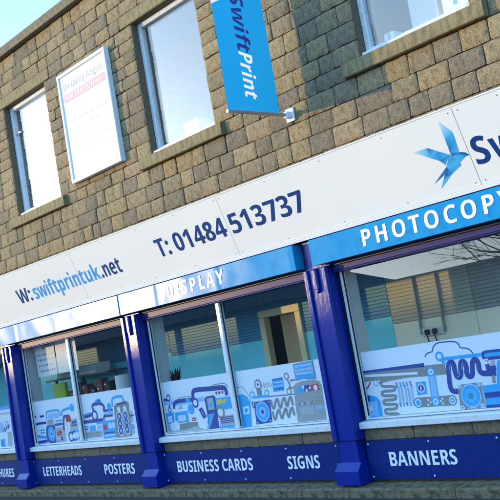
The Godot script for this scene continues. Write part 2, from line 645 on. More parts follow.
func upper_window(o: Array, blind: bool) -> void:
	var w := Node3D.new()
	w.name = "sash_window"
	building.add_child(w, true)
	var x0: float = o[0]
	var x1: float = o[1]
	var y0 := 3.842
	var y1 := 5.393
	var zf := -0.095
	var zb := -0.165
	var f := st_new()
	bx(f, Vector3(x0 + 0.004, y0, zb), Vector3(x0 + 0.062, y1, zf), 0.006)
	bx(f, Vector3(x1 - 0.062, y0, zb), Vector3(x1 - 0.004, y1, zf), 0.006)
	bx(f, Vector3(x0 + 0.062, y1 - 0.062, zb), Vector3(x1 - 0.062, y1, zf), 0.006)
	bx(f, Vector3(x0 + 0.062, y0, zb), Vector3(x1 - 0.062, y0 + 0.065, zf), 0.006)
	part("frame", f, mats["white_frame"], w)
	box_part("cill_strip", Vector3(x0 + 0.004, y0 + 0.001, zf + 0.001), Vector3(x1 - 0.004, y0 + 0.03, -0.03), mats["white_frame"], w, 0.004)
	var g := st_new()
	bx(g, Vector3(x0 + 0.055, y0 + 0.06, -0.136), Vector3(x1 - 0.055, y1 - 0.055, -0.131))
	bx(g, Vector3(x0 + 0.055, y0 + 0.06, -0.155), Vector3(x1 - 0.055, y1 - 0.055, -0.150))
	part("pane", g, mats["glass"], w)
	if blind:
		var st := st_new()
		var n := 24
		for i in n:
			var a := x0 + 0.03 + (x1 - x0 - 0.06) * i / n
			var b := x0 + 0.03 + (x1 - x0 - 0.06) * (i + 1) / n
			bx(st, Vector3(a + 0.001, y0 + 0.02, -0.245), Vector3(b - 0.001, y1 - 0.03, -0.242))
		part("blind", st, mats["blind"], w)
		var hd := st_new()
		bx(hd, Vector3(x0 + 0.062, 4.99, -0.13), Vector3(x0 + 0.20, 5.015, -0.105), 0.004)
		part("stay", hd, mats["aluminium"], w)

# ------------------------------------------------------------------ shopfront
const PILLARS := [-14.97, -11.89, -8.83, -5.757, -2.69]

func pilaster(c: float) -> void:
	var p := Node3D.new()
	p.name = "pilaster"
	building.add_child(p, true)
	var m: Material = mats["blue_gloss"]
	var st := st_new()
	# wide shaft with raised margins, then the narrower foot of the shaft
	bx(st, Vector3(c - 0.143, 0.51, -0.08), Vector3(c + 0.143, 2.10, 0.105), 0.006)
	bx(st, Vector3(c - 0.118, 0.30, -0.08), Vector3(c + 0.112, 0.511, 0.098), 0.006)
	part("shaft", st, m, p)
	for s in [-1.0, 1.0]:
		var e := st_new()
		var xa: float = c + s * 0.1425
		var xb: float = c + s * 0.088
		bx(e, Vector3(minf(xa, xb), 0.512, 0.1), Vector3(maxf(xa, xb), 2.10, 0.13), 0.007)
		part("margin", e, m, p)
	# drop ornament under the cap
	var d := st_new()
	bx(d, Vector3(c - 0.03, 1.90, 0.1), Vector3(c + 0.03, 2.10, 0.14), 0.012)
	tube(d, Vector3(c, 1.90, 0.1), Vector3(c, 1.90, 0.135), 0.03, 0.02, 14)
	part("drop", d, m, p)
	var cap := st_new()
	bx(cap, Vector3(c - 0.15, 2.10, -0.08), Vector3(c + 0.15, 2.385, 0.06), 0.008)
	tube(cap, Vector3(c + 0.02, 2.335, 0.05), Vector3(c + 0.02, 2.335, 0.105), 0.04, 0.03, 14)
	part("cap", cap, m, p)
	var b := st_new()
	prism_x(b, [Vector2(-0.08, 0.125), Vector2(0.165, 0.125), Vector2(0.17, 0.13), Vector2(0.17, 0.25), Vector2(0.112, 0.318), Vector2(-0.08, 0.318)], c - 0.142, c + 0.142)
	part("base", b, m, p)

func shop_window(c0: float, c1: float, mull: float, rail_y: float) -> void:
	# between two pilaster centres
	var w := Node3D.new()
	w.name = "shop_window"
	building.add_child(w, true)
	var x0 := c0 + 0.15
	var x1 := c1 - 0.15
	var yb := 0.672
	var yt := 2.10
	var sill := st_new()
	prism_x(sill, [Vector2(-0.09, 0.60), Vector2(0.05, 0.60), Vector2(0.058, 0.606), Vector2(0.058, 0.652), Vector2(0.05, 0.66), Vector2(-0.09, 0.674)], x0, x1)
	part("window_sill", sill, mats["white_frame"], w)
	var f := st_new()
	bx(f, Vector3(x0 + 0.030, yb, -0.06), Vector3(x0 + 0.06, yt, -0.012), 0.004)
	bx(f, Vector3(x1 - 0.06, yb, -0.06), Vector3(x1 - 0.02, yt, -0.012), 0.004)
	bx(f, Vector3(x0 + 0.06, yb, -0.06), Vector3(x1 - 0.06, yb + 0.014, -0.012), 0.004)
	bx(f, Vector3(x0 + 0.06, yt - 0.045, -0.06), Vector3(x1 - 0.06, yt, -0.012), 0.004)
	part("frame", f, mats["white_frame"], w)
	if mull != 0.0:
		box_part("mullion", Vector3(mull - 0.032, yb + 0.014, -0.062), Vector3(mull + 0.032, yt - 0.045, 0.004), mats["white_frame"], w, 0.008)
	box_part("dark_strip", Vector3(x0 + 0.001, yb + 0.003, -0.06), Vector3(x0 + 0.029, yt, -0.016), mats["dark_strip"], w, 0.0)  # near-black strip filling the gap between pilaster and frame
	box_part("dark_strip", Vector3(x0 + 0.061, yb + 0.036, -0.029), Vector3(x0 + 0.070, yt - 0.046, -0.018), mats["dark_strip"], w, 0.0)
	box_part("dark_strip", Vector3(x1 - 0.019, yb, -0.06), Vector3(x1 - 0.001, yt, -0.045), mats["dark_strip"], w, 0.0)
	if mull != 0.0:
		box_part("dark_strip", Vector3(mull + 0.033, yb + 0.036, -0.029), Vector3(mull + 0.042, yt - 0.046, -0.018), mats["dark_strip"], w, 0.0)
	var edges := [x0 + 0.05, x1 - 0.05] if mull == 0.0 else [x0 + 0.05, mull - 0.02, mull + 0.02, x1 - 0.05]
	for i in range(0, edges.size(), 2):
		var gp := st_new()
		bx(gp, Vector3(edges[i], yb + 0.008, -0.048), Vector3(edges[i + 1], yt - 0.035, -0.044))
		part("pane", gp, mats["glass"], w)
	# roller shutter: guide box and bottom rail outside
	box_part("shutter_box", Vector3(x0, 2.10, -0.06), Vector3(x1, 2.20, 0.03), mats["shutter_box"], w, 0.003)
	var rl := st_new()
	bx(rl, Vector3(x0 + 0.002, rail_y, -0.008), Vector3(x1 - 0.002, 2.098, 0.028), 0.006)
	bx(rl, Vector3(x0 + 0.002, rail_y - 0.012, 0.0), Vector3(x1 - 0.002, rail_y, 0.036), 0.004)
	part("shutter_rail", rl, mats["shutter_rail"], w)

func film(x0: float, x1: float, label: String) -> Node3D:
	var o := thing("window_graphic", label, "window film", "printed films on the shop windows")
	o.position = Vector3.ZERO
	box_part("backing", Vector3(x0, 0.690, -0.0560), Vector3(x1, 1.275, -0.0545), mats["film_white"], o, 0.0)
	return o

func shopfront() -> void:
	for c in PILLARS:
		pilaster(c)
	shop_window(PILLARS[0], PILLARS[1], -13.43, 2.03)
	shop_window(PILLARS[1], PILLARS[2], -10.45, 2.03)
	shop_window(PILLARS[2], PILLARS[3], -7.345, 2.03)
	shop_window(PILLARS[3], PILLARS[4], 0.0, 2.045)
	# stall riser: a course of stone, with the core behind the name boards
	var riser := Node3D.new()
	riser.name = "stall_riser"
	building.add_child(riser)
	for i in PILLARS.size() - 1:
		var x0: float = PILLARS[i] + 0.12
		var x1: float = PILLARS[i + 1] - 0.12
		for s in split(x0, x1, 0.62):
			var st := st_new()
			stone_shape(st, s[0], s[1], 0.487, 0.60, -0.01, 0.010, 0.1, 0.003, 0.6)
			part("stone", st, mats["stone%d" % [3, 5][rng.randi() % 2]], riser)
	var core := st_new()
	bx(core, Vector3(WALL_X[0], 0.0, -0.3), Vector3(-2.3, 0.597, -0.03))
	part("core", core, mats["mortar"], riser)
	# plinth of long weathered blocks with a sloping top
	var plinth := Node3D.new()
	plinth.name = "plinth"
	building.add_child(plinth)
	for s in split(WALL_X[0], -2.3, 0.95):
		var st := st_new()
		prism_x(st, [Vector2(-0.028, 0.0), Vector2(0.195, 0.0), Vector2(0.195, 0.088), Vector2(0.18, 0.105), Vector2(-0.028, 0.124)], s[0] + 0.004, s[1] - 0.004)
		part("plinth_block", st, mats["plinth"], plinth)
	# head of the shopfront behind the boards and the sign
	box_part("bressummer", Vector3(WALL_X[0], 2.2, -0.34), Vector3(-2.3, 2.45, 0.02), mats["shutter_box"], building, 0.003)
	var cheek := st_new()
	poly(cheek, [Vector3(-2.3, 2.39, 0.02), Vector3(-2.3, 2.39, 0.105), Vector3(-2.3, 3.03, 0.33), Vector3(-2.3, 3.03, 0.0)], Vector3(-3, 2.7, 0.1))
	poly(cheek, [Vector3(-15.2, 3.036, 0.0), Vector3(-2.3, 3.036, 0.0), Vector3(-2.3, 3.036, 0.335), Vector3(-15.2, 3.036, 0.335)], Vector3(-8, 2.7, 0.1))
	poly(cheek, [Vector3(-15.2, 2.383, 0.0), Vector3(-2.3, 2.383, 0.0), Vector3(-2.3, 2.383, 0.10), Vector3(-15.2, 2.383, 0.10)], Vector3(-8, 2.7, 0.1))
	poly(cheek, [Vector3(-15.2, 2.383, 0.10), Vector3(-2.3, 2.383, 0.10), Vector3(-2.3, 3.036, 0.33), Vector3(-15.2, 3.036, 0.33)], Vector3(-8, 2.7, -0.5))
	part("fascia_box", cheek, mats["shutter_box"], building)

# sign plane leans outwards towards its top
const SIGN_B := Vector2(0.115, 2.385)   # z, y of its lower edge
const SIGN_T := Vector2(0.345, 3.045)

func sign_frame() -> Transform3D:
	var up := Vector3(0, SIGN_T.y - SIGN_B.y, SIGN_T.x - SIGN_B.x).normalized()
	var out := Vector3.RIGHT.cross(up)
	return Transform3D(Basis(Vector3.RIGHT, up, out), Vector3(0, SIGN_B.y, SIGN_B.x))

func fascia_sign() -> void:
	var o := thing("fascia_sign", "long white leaning sign with web address, phone number and blue bird above shop windows", "sign")
	var f := sign_frame()
	var len := (SIGN_T - SIGN_B).length()
	var joints := [-15.25, -12.41, -9.553, -6.70, -3.835, -2.25]
	for i in joints.size() - 1:
		var st := st_new()
		bx(st, Vector3(joints[i] + 0.0022, 0.034, 0.0), Vector3(joints[i + 1] - 0.0022, len - 0.02, 0.006), 0.001)
		var p := part("panel", st, mats["sign_white"], o)
		p.transform = f
	var tr := st_new()
	bx(tr, Vector3(-15.25, -0.004, -0.01), Vector3(-2.25, 0.032, 0.016), 0.003)
	part("lower_trim", tr, mats["sign_trim"], o).transform = f
	var tt := st_new()
	bx(tt, Vector3(-15.25, len - 0.019, -0.012), Vector3(-2.25, len - 0.006, 0.009), 0.003)
	part("upper_trim", tt, mats["sign_trim"], o).transform = f
	# screws
	var xs := []
	for j in joints.size():
		var a: float = joints[j]
		xs.append(a - 0.045); xs.append(a + 0.045)
		if j < joints.size() - 1:
			for k in [0.25, 0.5, 0.75]:
				xs.append(lerpf(a, joints[j + 1], k))
	for x in xs:
		if x < -13.0 or x > -3.0:
			continue
		for y in [0.062, len - 0.055]:
			var s := st_new()
			tube(s, Vector3(x, y, 0.004), Vector3(x, y, 0.0085), 0.0085, 0.006, 8)
			part("screw", s, mats["aluminium"], o).transform = f
	var ft := f.translated_local(Vector3(0, 0, 0.0065))
	var k := 1.0 / cos(atan2(SIGN_T.x - SIGN_B.x, SIGN_T.y - SIGN_B.y))
	var at := func(y): return (y - SIGN_B.y) * k
	letters("letters", "W:", ft, -11.14, -10.78, at.call(2.612), 0.190, mats["letter_navy"], o, 1)
	letters("letters", "swiftprintuk", ft, -10.71, -9.11, at.call(2.612), 0.190, mats["letter_sky"], o, 1)
	letters("letters", ".net", ft, -9.085, -8.655, at.call(2.612), 0.190, mats["letter_navy"], o, 1)
	letters("letters", "T:", ft, -7.91, -7.68, at.call(2.632), 0.203, mats["letter_navy"], o, 1)
	letters("digits", "01484", ft, -7.585, -6.735, at.call(2.632), 0.203, mats["letter_navy"], o, 1)
	letters("digits", "513737", ft, -6.66, -5.615, at.call(2.632), 0.203, mats["letter_navy"], o, 1)
	letters("letters", "Swift", ft, -3.80, -3.08, at.call(2.565), 0.212, mats["letter_navy"], o, 1)
	letters("letters", "Print", ft, -3.06, -2.50, at.call(2.565), 0.212, mats["letter_sky"], o, 1)
	# folded-paper bird
	var pl := Plane(f.basis.z, ft.origin)
	var st := st_new()
	var deep := Color(0.01, 0.10, 0.36)
	var blue := Color(0.02, 0.27, 0.62)
	var sky := Color(0.06, 0.45, 0.76)
	var pale := Color(0.55, 0.74, 0.84)
	var faces := [
		[[190, 108, pale], [262, 160, sky], [225, 196, sky]], [[262, 160, sky], [268, 176, blue], [225, 196, sky]],
		[[225, 196, blue], [268, 176, sky], [252, 268, deep]], [[268, 176, blue], [296, 260, sky], [252, 268, blue]], [[252, 268, deep], [296, 260, blue], [262, 281, deep]],
		[[65, 263, pale], [135, 240, sky], [150, 290, sky]], [[135, 240, deep], [190, 257, sky], [150, 290, sky]], [[190, 257, blue], [248, 273, sky], [200, 305, blue]], [[150, 290, sky], [190, 257, blue], [200, 305, blue]],
		[[248, 273, blue], [228, 326, sky], [200, 305, deep]],
		[[262, 281, blue], [296, 260, blue], [322, 268, deep]], [[296, 260, deep], [328, 262, deep], [346, 275, deep]], [[296, 260, deep], [346, 275, deep], [322, 285, blue]],
		[[262, 281, sky], [322, 268, blue], [300, 310, sky]], [[322, 268, sky], [322, 290, sky], [300, 310, blue]], [[262, 281, blue], [300, 310, sky], [232, 335, sky]], [[248, 273, blue], [262, 281, sky], [232, 335, blue]],
		[[300, 310, blue], [306, 326, sky], [262, 368, sky]], [[232, 335, sky], [300, 310, sky], [262, 368, blue]], [[232, 335, deep], [262, 368, blue], [225, 372, deep]],
		[[232, 335, deep], [225, 372, blue], [172, 420, deep]], [[225, 372, sky], [262, 368, sky], [206, 445, sky]], [[225, 372, deep], [262, 368, sky], [218, 400, blue]]]
	for t in faces:
		var q := []
		for v in t:
			q.append([px_on(pl, 400 + v[0] / 5.0, 100 + v[1] / 5.0) + f.basis.z * 0.001, v[2]])
		if (q[1][0] - q[0][0]).cross(q[2][0] - q[0][0]).dot(f.basis.z) > 0.0:
			q.reverse()
		for v in q:
			st.set_color(v[1]); st.set_normal(f.basis.z); st.add_vertex(v[0])
	var b := MeshInstance3D.new()
	b.name = "bird_emblem"
	b.mesh = st.commit()
	b.mesh.surface_set_material(0, mats["sign_print"])
	o.add_child(b)

func name_boards() -> void:
	var base := Transform3D(Basis(), Vector3(0, 0, 0.1525))
	var rows := [
		[-14.9, -12.02, "", 0.0, 0.0, "washed-out blue fascia strip above the windows beyond the third blue pilaster"],
		[-12.0, -8.94, "", 0.0, 0.0, "glaring blue fascia strip with no readable word under the web address"],
		[-8.915, -5.955, "DISPLAY", -7.96, -6.985, "blue fascia strip reading DISPLAY over the twin shop window"],
		[-5.74, -2.78, "PHOTOCOPYING", -5.095, -3.10, "blue fascia strip reading PHOTOCOPYING over the wide shop window"]]
	for r in rows:
		if r[0] < -13:
			continue
		var o := thing("name_board", r[5], "name board", "blue strips under the main sign")
		var st := st_new()
		bx(st, Vector3(r[0], 2.126, 0.118), Vector3(r[1], 2.366, 0.15), 0.002)
		part("face", st, mats["fascia_blue"], o)
		var ed := st_new()
		bx(ed, Vector3(r[0] + 0.003, 2.13, 0.022), Vector3(r[1] - 0.003, 2.362, 0.1175), 0.0)
		part("box", ed, mats["fascia_blue"], o)
		if r[2] != "":
			letters("letters", r[2], base, r[3], r[4], 2.182, 0.145, mats["letter_white"], o, 1, 0.0, 8)
	var bf := Transform3D(Basis(), Vector3(0, 0, 0.0235))
	var low := [
		[-14.82, -12.08, [["BROCHURES", -13.24, -12.37]], "navy panel ending in the cut-off word under the window next to posters panel"],
		[-11.78, -9.01, [["LETTERHEADS", -11.51, -10.515], ["POSTERS", -9.97, -9.307]], "navy panel reading LETTERHEADS POSTERS below the shop window"],
		[-8.70, -5.945, [["BUSINESS CARDS", -8.455, -7.177], ["SIGNS", -6.655, -6.218]], "navy panel reading BUSINESS CARDS SIGNS below the shop window"],
		[-5.605, -2.85, [["BANNERS", -5.355, -4.64]], "navy panel reading BANNERS below the wide shop window"]]
	low[0][3] = "navy panel reading BROCHURES left of the LETTERHEADS panel"
	for r in low:
		var o := thing("product_panel", r[3], "name board", "navy panels under the windows")
		box_part("board", Vector3(r[0], 0.146, -0.028), Vector3(r[1], 0.486, 0.022), mats["navy_board"], o, 0.003)
		for t in r[2]:
			letters("letters", t[0], bf, t[1], t[2], 0.262, 0.122, mats["letter_white"], o, 1)
		for k in 5:
			for y in [0.172, 0.460]:
				var s := st_new()
				var x: float = lerpf(r[0] + 0.03, r[1] - 0.03, k / 4.0)
				tube(s, Vector3(x, y, 0.0218), Vector3(x, y, 0.026), 0.009, 0.006, 8)
				part("screw", s, mats["letter_white"], o)

func banner() -> void:
	var o := thing("projecting_banner", "bright blue vertical banner reading SwiftPrint hung square to the stone wall", "banner")
	var X := -5.80
	var z0 := 0.155
	var z1 := 0.80
	var yb := 3.605
	var yc := 4.60
	var yt := 5.45
	# printed cloth: blue with a slanting white head, slightly bowed between its arms
	var iw := 384
	var ih := 1024
	var im := Image.create(iw, ih, false, Image.FORMAT_RGB8)
	im.fill(lin(0.012, 0.34, 0.74))
	for j in ih:
		for i in iw:
			var zz := lerpf(z0, z1, (i + 0.5) / iw)      # u runs from the wall outwards
			if lerpf(yt, yb, (j + 0.5) / ih) > yc + 0.30 * (z1 - zz) / (z1 - z0):
				im.set_pixel(i, j, lin(0.82, 0.82, 0.82))
	stamp(im, "Swift", -4.74, -4.19, lin(0.02, 0.035, 0.24), z0, z1, yb, yt)
	stamp(im, "Print", -4.175, -3.745, lin(0.86, 0.86, 0.86), z0, z1, yb, yt)
	var cm: StandardMaterial3D = mats["banner_cyan"]
	cm.albedo_color = Color.WHITE
	cm.albedo_texture = ImageTexture.create_from_image(im)
	cm.backlight = Color(0.99, 0.99, 0.99)
	var fab := SurfaceTool.new()
	fab.begin(Mesh.PRIMITIVE_TRIANGLES)
	var bow := func(u, v): return Vector3(X + 0.018 * sin(PI * v) * (0.6 + 0.4 * sin(PI * u)) + 0.006 * sin(7.0 * u + 3.0 * v), lerpf(yt, yb, v), lerpf(z0, z1, u))
	for j in 24:
		for i in 10:
			var q := []
			for k in [[0, 0], [0, 1], [1, 1], [0, 0], [1, 1], [1, 0]]:
				q.append(Vector2((i + k[0]) / 10.0, (j + k[1]) / 24.0))
			for uv in q:
				fab.set_uv(uv)
				fab.add_vertex(bow.call(uv.x, uv.y))
	part("cloth", fab, cm, o)
	for y in [yb, yt]:
		var a := st_new()
		tube(a, Vector3(X, y - 0.012, 0.02), Vector3(X, y - 0.012, 0.815), 0.017, 0.017, 14)
		part("arm", a, mats["aluminium"], o)
		var b := st_new()
		bx(b, Vector3(X - 0.055, y - 0.075, 0.008), Vector3(X + 0.055, y + 0.055, 0.024), 0.004)
		bx(b, Vector3(X - 0.028, y - 0.045, 0.02), Vector3(X + 0.028, y + 0.02, 0.085), 0.008)
		part("bracket", b, mats["sign_trim"], o)

func stamp(im: Image, word: String, t0: float, t1: float, col: Color, z0: float, z1: float, yb: float, yt: float) -> void:
	# prints a word reading downwards onto the banner's picture; t runs down the cloth (t = -y), capitals point to the wall
	var ref := text_mesh("H", 1).get_aabb()
	var tm := text_mesh(word, 1, 0.0)
	var bb := tm.get_aabb()
	var sx := (t1 - t0) / bb.size.x
	var sy := 0.168 / ref.size.y
	var f := tm.get_faces()
	var iw := im.get_width()
	var ih := im.get_height()
	for k in range(0, f.size(), 3):
		var p := []
		for m in 3:
			var v := f[k + m]
			var up := (v.y - ref.position.y) * sy
			var t := t0 + (v.x - bb.position.x) * sx + 0.16 * up
			var z := 0.565 - up
			p.append(Vector2((z - z0) / (z1 - z0) * iw, (yt + t) / (yt - yb) * ih))
		var lo: Vector2 = p[0].min(p[1]).min(p[2])
		var hi: Vector2 = p[0].max(p[1]).max(p[2])
		for j in range(maxi(0, int(lo.y)), mini(ih, int(hi.y) + 2)):
			for i in range(maxi(0, int(lo.x)), mini(iw, int(hi.x) + 2)):
				if Geometry2D.point_is_inside_triangle(Vector2(i + 0.5, j + 0.5), p[0], p[1], p[2]):
					im.set_pixel(i, j, col)

func notice_board() -> void:
	var o := thing("wall_notice", "white framed wedding stationery notice fixed to stone between two upper windows", "notice board")
	var x0 := -9.64
	var x1 := -8.525
	var y0 := 3.895
	var y1 := 5.30
	box_part("backing", Vector3(x0 + 0.02, y0 + 0.02, 0.0), Vector3(x1 - 0.02, y1 - 0.02, 0.055), mats["film_white"], o, 0.0)
	var f := st_new()
	bx(f, Vector3(x0, y0, 0.0), Vector3(x0 + 0.045, y1, 0.075), 0.006)
	bx(f, Vector3(x1 - 0.045, y0, 0.0), Vector3(x1, y1, 0.075), 0.006)
	bx(f, Vector3(x0 + 0.045, y0, 0.0), Vector3(x1 - 0.045, y0 + 0.045, 0.075), 0.006)
	bx(f, Vector3(x0 + 0.045, y1 - 0.045, 0.0), Vector3(x1 - 0.045, y1, 0.075), 0.006)
	part("frame", f, mats["sign_trim"], o)
	var pr := Print.new()
	var z := 0.0556
	pr.fill([Vector3(x0 + 0.045, y0 + 0.045, z), Vector3(x1 - 0.045, y0 + 0.045, z), Vector3(x1 - 0.045, y1 - 0.045, z), Vector3(x0 + 0.045, y1 - 0.045, z)], Color(0.78, 0.78, 0.76), 0)
	pr.stroke([Vector3(x0 + 0.12, 4.965, z), Vector3(x1 - 0.10, 4.965, z)], 0.105, Color(0.76, 0.30, 0.36), 1)
	pr.disc(Vector3(x0 + 0.12, 4.965, z), 0.0525, Color(0.76, 0.30, 0.36), 1.2)
	pr.disc(Vector3(x1 - 0.10, 4.965, z), 0.0525, Color(0.76, 0.30, 0.36), 1.2)
	pr.stroke([Vector3(x0 + 0.045, 4.80, z), Vector3(x1 - 0.045, 4.80, z)], 0.012, Color(0.55, 0.55, 0.54), 1)
	pr.stroke([Vector3(x0 + 0.045, 4.12, z), Vector3(x1 - 0.045, 4.12, z)], 0.010, Color(0.6, 0.6, 0.58), 1)
	for k in 5:
		var yy := 4.66 - k * 0.105
		var xx := x0 + 0.16 + 0.03 * (k % 2)
		var end := x1 - 0.14 - 0.11 * ((k * 7) % 3)
		while xx < end:
			var l := rng.randf_range(0.03, 0.10)
			pr.stroke([Vector3(xx, yy, z), Vector3(xx + l, yy, z)], 0.034, Color(0.45, 0.44, 0.40), 1)
			xx += l + 0.03
	var m := MeshInstance3D.new()
	m.name = "printed_sheet"
	m.mesh = pr.st.commit()
	m.mesh.surface_set_material(0, mats["print"])
	o.add_child(m)
	var fr := Transform3D(Basis(), Vector3(0, 0, z + 0.001))
	var grey := mat("notice_grey", lin(0.52, 0.52, 0.50), 0.6)
	letters("letters", "Wedding Angels", fr, x0 + 0.10, x1 - 0.10, 5.07, 0.085, grey, o, 0, 0.1)
	letters("letters", "FOR STATIONERY", fr, x0 + 0.12, x1 - 0.12, 4.937, 0.056, mats["letter_white"], o, 1)

# ------------------------------------------------------------------ printed films
func films() -> void:
	var z := -0.0543
	var a := film(-5.54, -2.86, "wide printed window film with blue coiled pipe, cloud outline and grey machines")
	art("print", a, z, 355, 340, 6.25, [
		["s", 1, NAVY, 0.034, 5, 212, 432, 156],
		["s", 1, GREY, 0.078, 5, 240, 440, 197, 560, 185], ["s", 2, WHITE, 0.022, 60, 226, 392, 207],
		["c", 1, GREY, 0.026, 300, 232, 175, 258, 163, 275, 180, 290, 240, 291, 250, 304, 238, 316, 180, 322, 170, 335, 182, 348, 245, 348, 256, 360, 244, 372, 188, 378, 180, 390, 190, 402, 252, 402, 263, 416, 250, 430, 200, 434, 190, 448, 204, 460, 268, 462, 276, 480],
		["d", 1, LIGHT, 0.06, 42, 335], ["p", 2, NAVY, 0, 35, 485, 38, 380, 60, 350, 95, 345, 95, 485], ["p", 2, SKY, 0, 95, 485, 95, 345, 135, 355, 160, 385, 178, 482], ["p", 3, PALE, 0, 72, 388, 138, 380, 150, 470, 80, 478], ["p", 4, WHITE, 0, 80, 412, 108, 408, 112, 440, 84, 444],
		["s", 2, RED, 0.014, 76, 305, 98, 264], ["s", 2, SKY, 0.012, 47, 250, 52, 288], ["r", 2, PALE, 0.030, 131, 270],
		["s", 1, PALE, 0.026, 270, 285, 286, 400], ["s", 1, PALE, 0.026, 312, 282, 328, 396], ["s", 1, PALE, 0.026, 352, 278, 366, 392], ["s", 1, LIGHT, 0.022, 290, 300, 304, 385], ["s", 1, LIGHT, 0.022, 332, 297, 346, 382],
		["s", 2, GREY, 0.018, 258, 262, 264, 300], ["s", 2, SKY, 0.018, 280, 262, 290, 296], ["s", 2, GREY, 0.018, 300, 262, 310, 294], ["s", 2, SKY, 0.018, 320, 258, 330, 290], ["s", 2, GREY, 0.018, 342, 256, 352, 290],
		["s", 2, GREY, 0.018, 280, 392, 290, 418], ["s", 2, SKY, 0.018, 302, 390, 312, 416], ["s", 2, GREY, 0.018, 322, 388, 330, 412], ["s", 2, SKY, 0.018, 344, 386, 354, 414], ["s", 2, GREY, 0.018, 366, 384, 376, 412],
		["p", 1, SKY, 0, 378, 265, 440, 257, 454, 336, 392, 346], ["d", 2, WHITE, 0.040, 413, 300], ["d", 3, NAVY, 0.030, 413, 300], ["s", 4, WHITE, 0.012, 412, 285, 414, 316]])
	art("print", a, z, 425, 335, 6.25, [
		["s", 1, GREY, 0.092, -30, 228, 130, 212], ["s", 2, PALE, 0.080, 38, 230, 68, 415], ["s", 3, SKY, 0.008, 20, 232, 48, 416], ["s", 3, SKY, 0.008, 58, 228, 88, 412],
		["s", 1, GREY, 0.085, -40, 422, 172, 408], ["d", 1.5, GREY, 0.045, 172, 408], ["d", 1.5, GREY, 0.045, -42, 424],
		["d", 4, SKY, 0.040, 37, 230], ["d", 5, WHITE, 0.026, 37, 230], ["d", 6, SKY, 0.012, 37, 230], ["d", 4, SKY, 0.040, 68, 415], ["d", 5, WHITE, 0.028, 68, 415], ["d", 6, SKY, 0.014, 68, 415], ["d", 4, WHITE, 0.034, 172, 408], ["d", 5, SKY, 0.024, 172, 408], ["d", 6, WHITE, 0.010, 172, 408], ["d", 4, WHITE, 0.034, -41, 424], ["d", 5, SKY, 0.024, -41, 424],
		["d", 4, WHITE, 0.010, 22, 405], ["d", 4, WHITE, 0.010, 22, 435], ["d", 4, WHITE, 0.010, 110, 398], ["d", 4, WHITE, 0.010, 114, 428], ["d", 4, WHITE, 0.010, 36, 420], ["d", 4, WHITE, 0.010, 100, 412],
		["c", 1, NAVY, 0.010, 0, 138, 12, 116, 45, 102, 50, 78, 75, 52, 120, 44, 180, 42, 208, 56, 222, 78, 262, 84, 290, 102, 300, 122],
		["s", 2, SKY, 0.030, 112, 150, 360, 122], ["d", 3, SKY, 0.042, 90, 133], ["d", 4, WHITE, 0.022, 90, 133], ["s", 2, SKY, 0.03, 105, 150, 122, 185],
		["c", 3, NAVY, 0.046, 215, 350, 180, 350, 160, 325, 150, 250, 148, 190, 160, 172, 178, 182, 190, 235, 205, 262, 224, 250, 222, 200, 226, 172, 245, 170, 258, 200, 262, 240, 278, 258, 296, 245, 296, 190, 302, 160, 320, 156, 334, 180, 340, 215, 356, 236, 385, 240, 445, 236],
		["c", 4, PALE, 0.005, 158, 240, 156, 195, 164, 182], ["c", 4, PALE, 0.005, 200, 262, 214, 255, 215, 235], ["c", 4, PALE, 0.005, 232, 215, 232, 182, 240, 176],
		["p", 4, GREY, 0, 204, 312, 346, 294, 376, 450, 226, 468], ["p", 3.5, LIGHT, 0, 346, 294, 356, 300, 386, 446, 376, 450],
		["d", 5, PALE, 0.100, 289, 379], ["d", 6, SKY, 0.086, 289, 379], ["p", 7, Color(0.06, 0.50, 0.78), 0, 252, 350, 290, 332, 326, 355, 330, 395, 296, 424, 256, 405], ["d", 8, Color(0.04, 0.30, 0.50), 0.028, 288, 380],
		["d", 5, WHITE, 0.018, 216, 322], ["d", 5, WHITE, 0.018, 336, 308], ["d", 5, WHITE, 0.018, 239, 454], ["d", 5, WHITE, 0.018, 360, 440], ["d", 6, SKY, 0.010, 216, 322], ["d", 6, SKY, 0.010, 336, 308], ["d", 6, SKY, 0.010, 239, 454], ["d", 6, SKY, 0.010, 360, 440],
		["d", 5, WHITE, 0.005, 250, 318], ["d", 5, WHITE, 0.005, 264, 316], ["d", 5, WHITE, 0.005, 278, 314], ["d", 5, WHITE, 0.005, 292, 312], ["d", 5, WHITE, 0.005, 275, 458], ["d", 5, WHITE, 0.005, 290, 456], ["d", 5, WHITE, 0.005, 305, 454],
		["p", 2, LIGHT, 0, 410, 160, 436, 156, 442, 300, 420, 300], ["s", 3, GREY, 0.02, 426, 250, 436, 300],
		["p", 3, SKY, 0, 362, 108, 560, 82, 575, 122, 368, 142], ["s", 4, NAVY, 0.022, 560, 84, 380, 104, 362, 112, 366, 150], ["s", 4, NAVY, 0.026, 366, 150, 560, 128], ["p", 5, WHITE, 0, 368, 150, 396, 146, 400, 180, 372, 184], ["s", 6, NAVY, 0.006, 376, 158, 390, 156, 392, 172], ["s", 4, NAVY, 0.04, 388, 180, 396, 210, 445, 205],
		["p", 2, SKY, 0, 350, 318, 450, 305, 450, 160, 560, 145, 560, 460, 376, 452], ["p", 3, NAVY, 0, 372, 362, 560, 340, 560, 380, 380, 396], ["p", 3, NAVY, 0, 384, 438, 560, 425, 560, 455, 386, 456]])
	var b := film(-8.62, -7.385, "printed film with navy pipes, grey counter and yellow lightning bolt in left pane")
	b.set_meta("label", "printed window film with yellow lightning bolt and navy pipes below DISPLAY board")
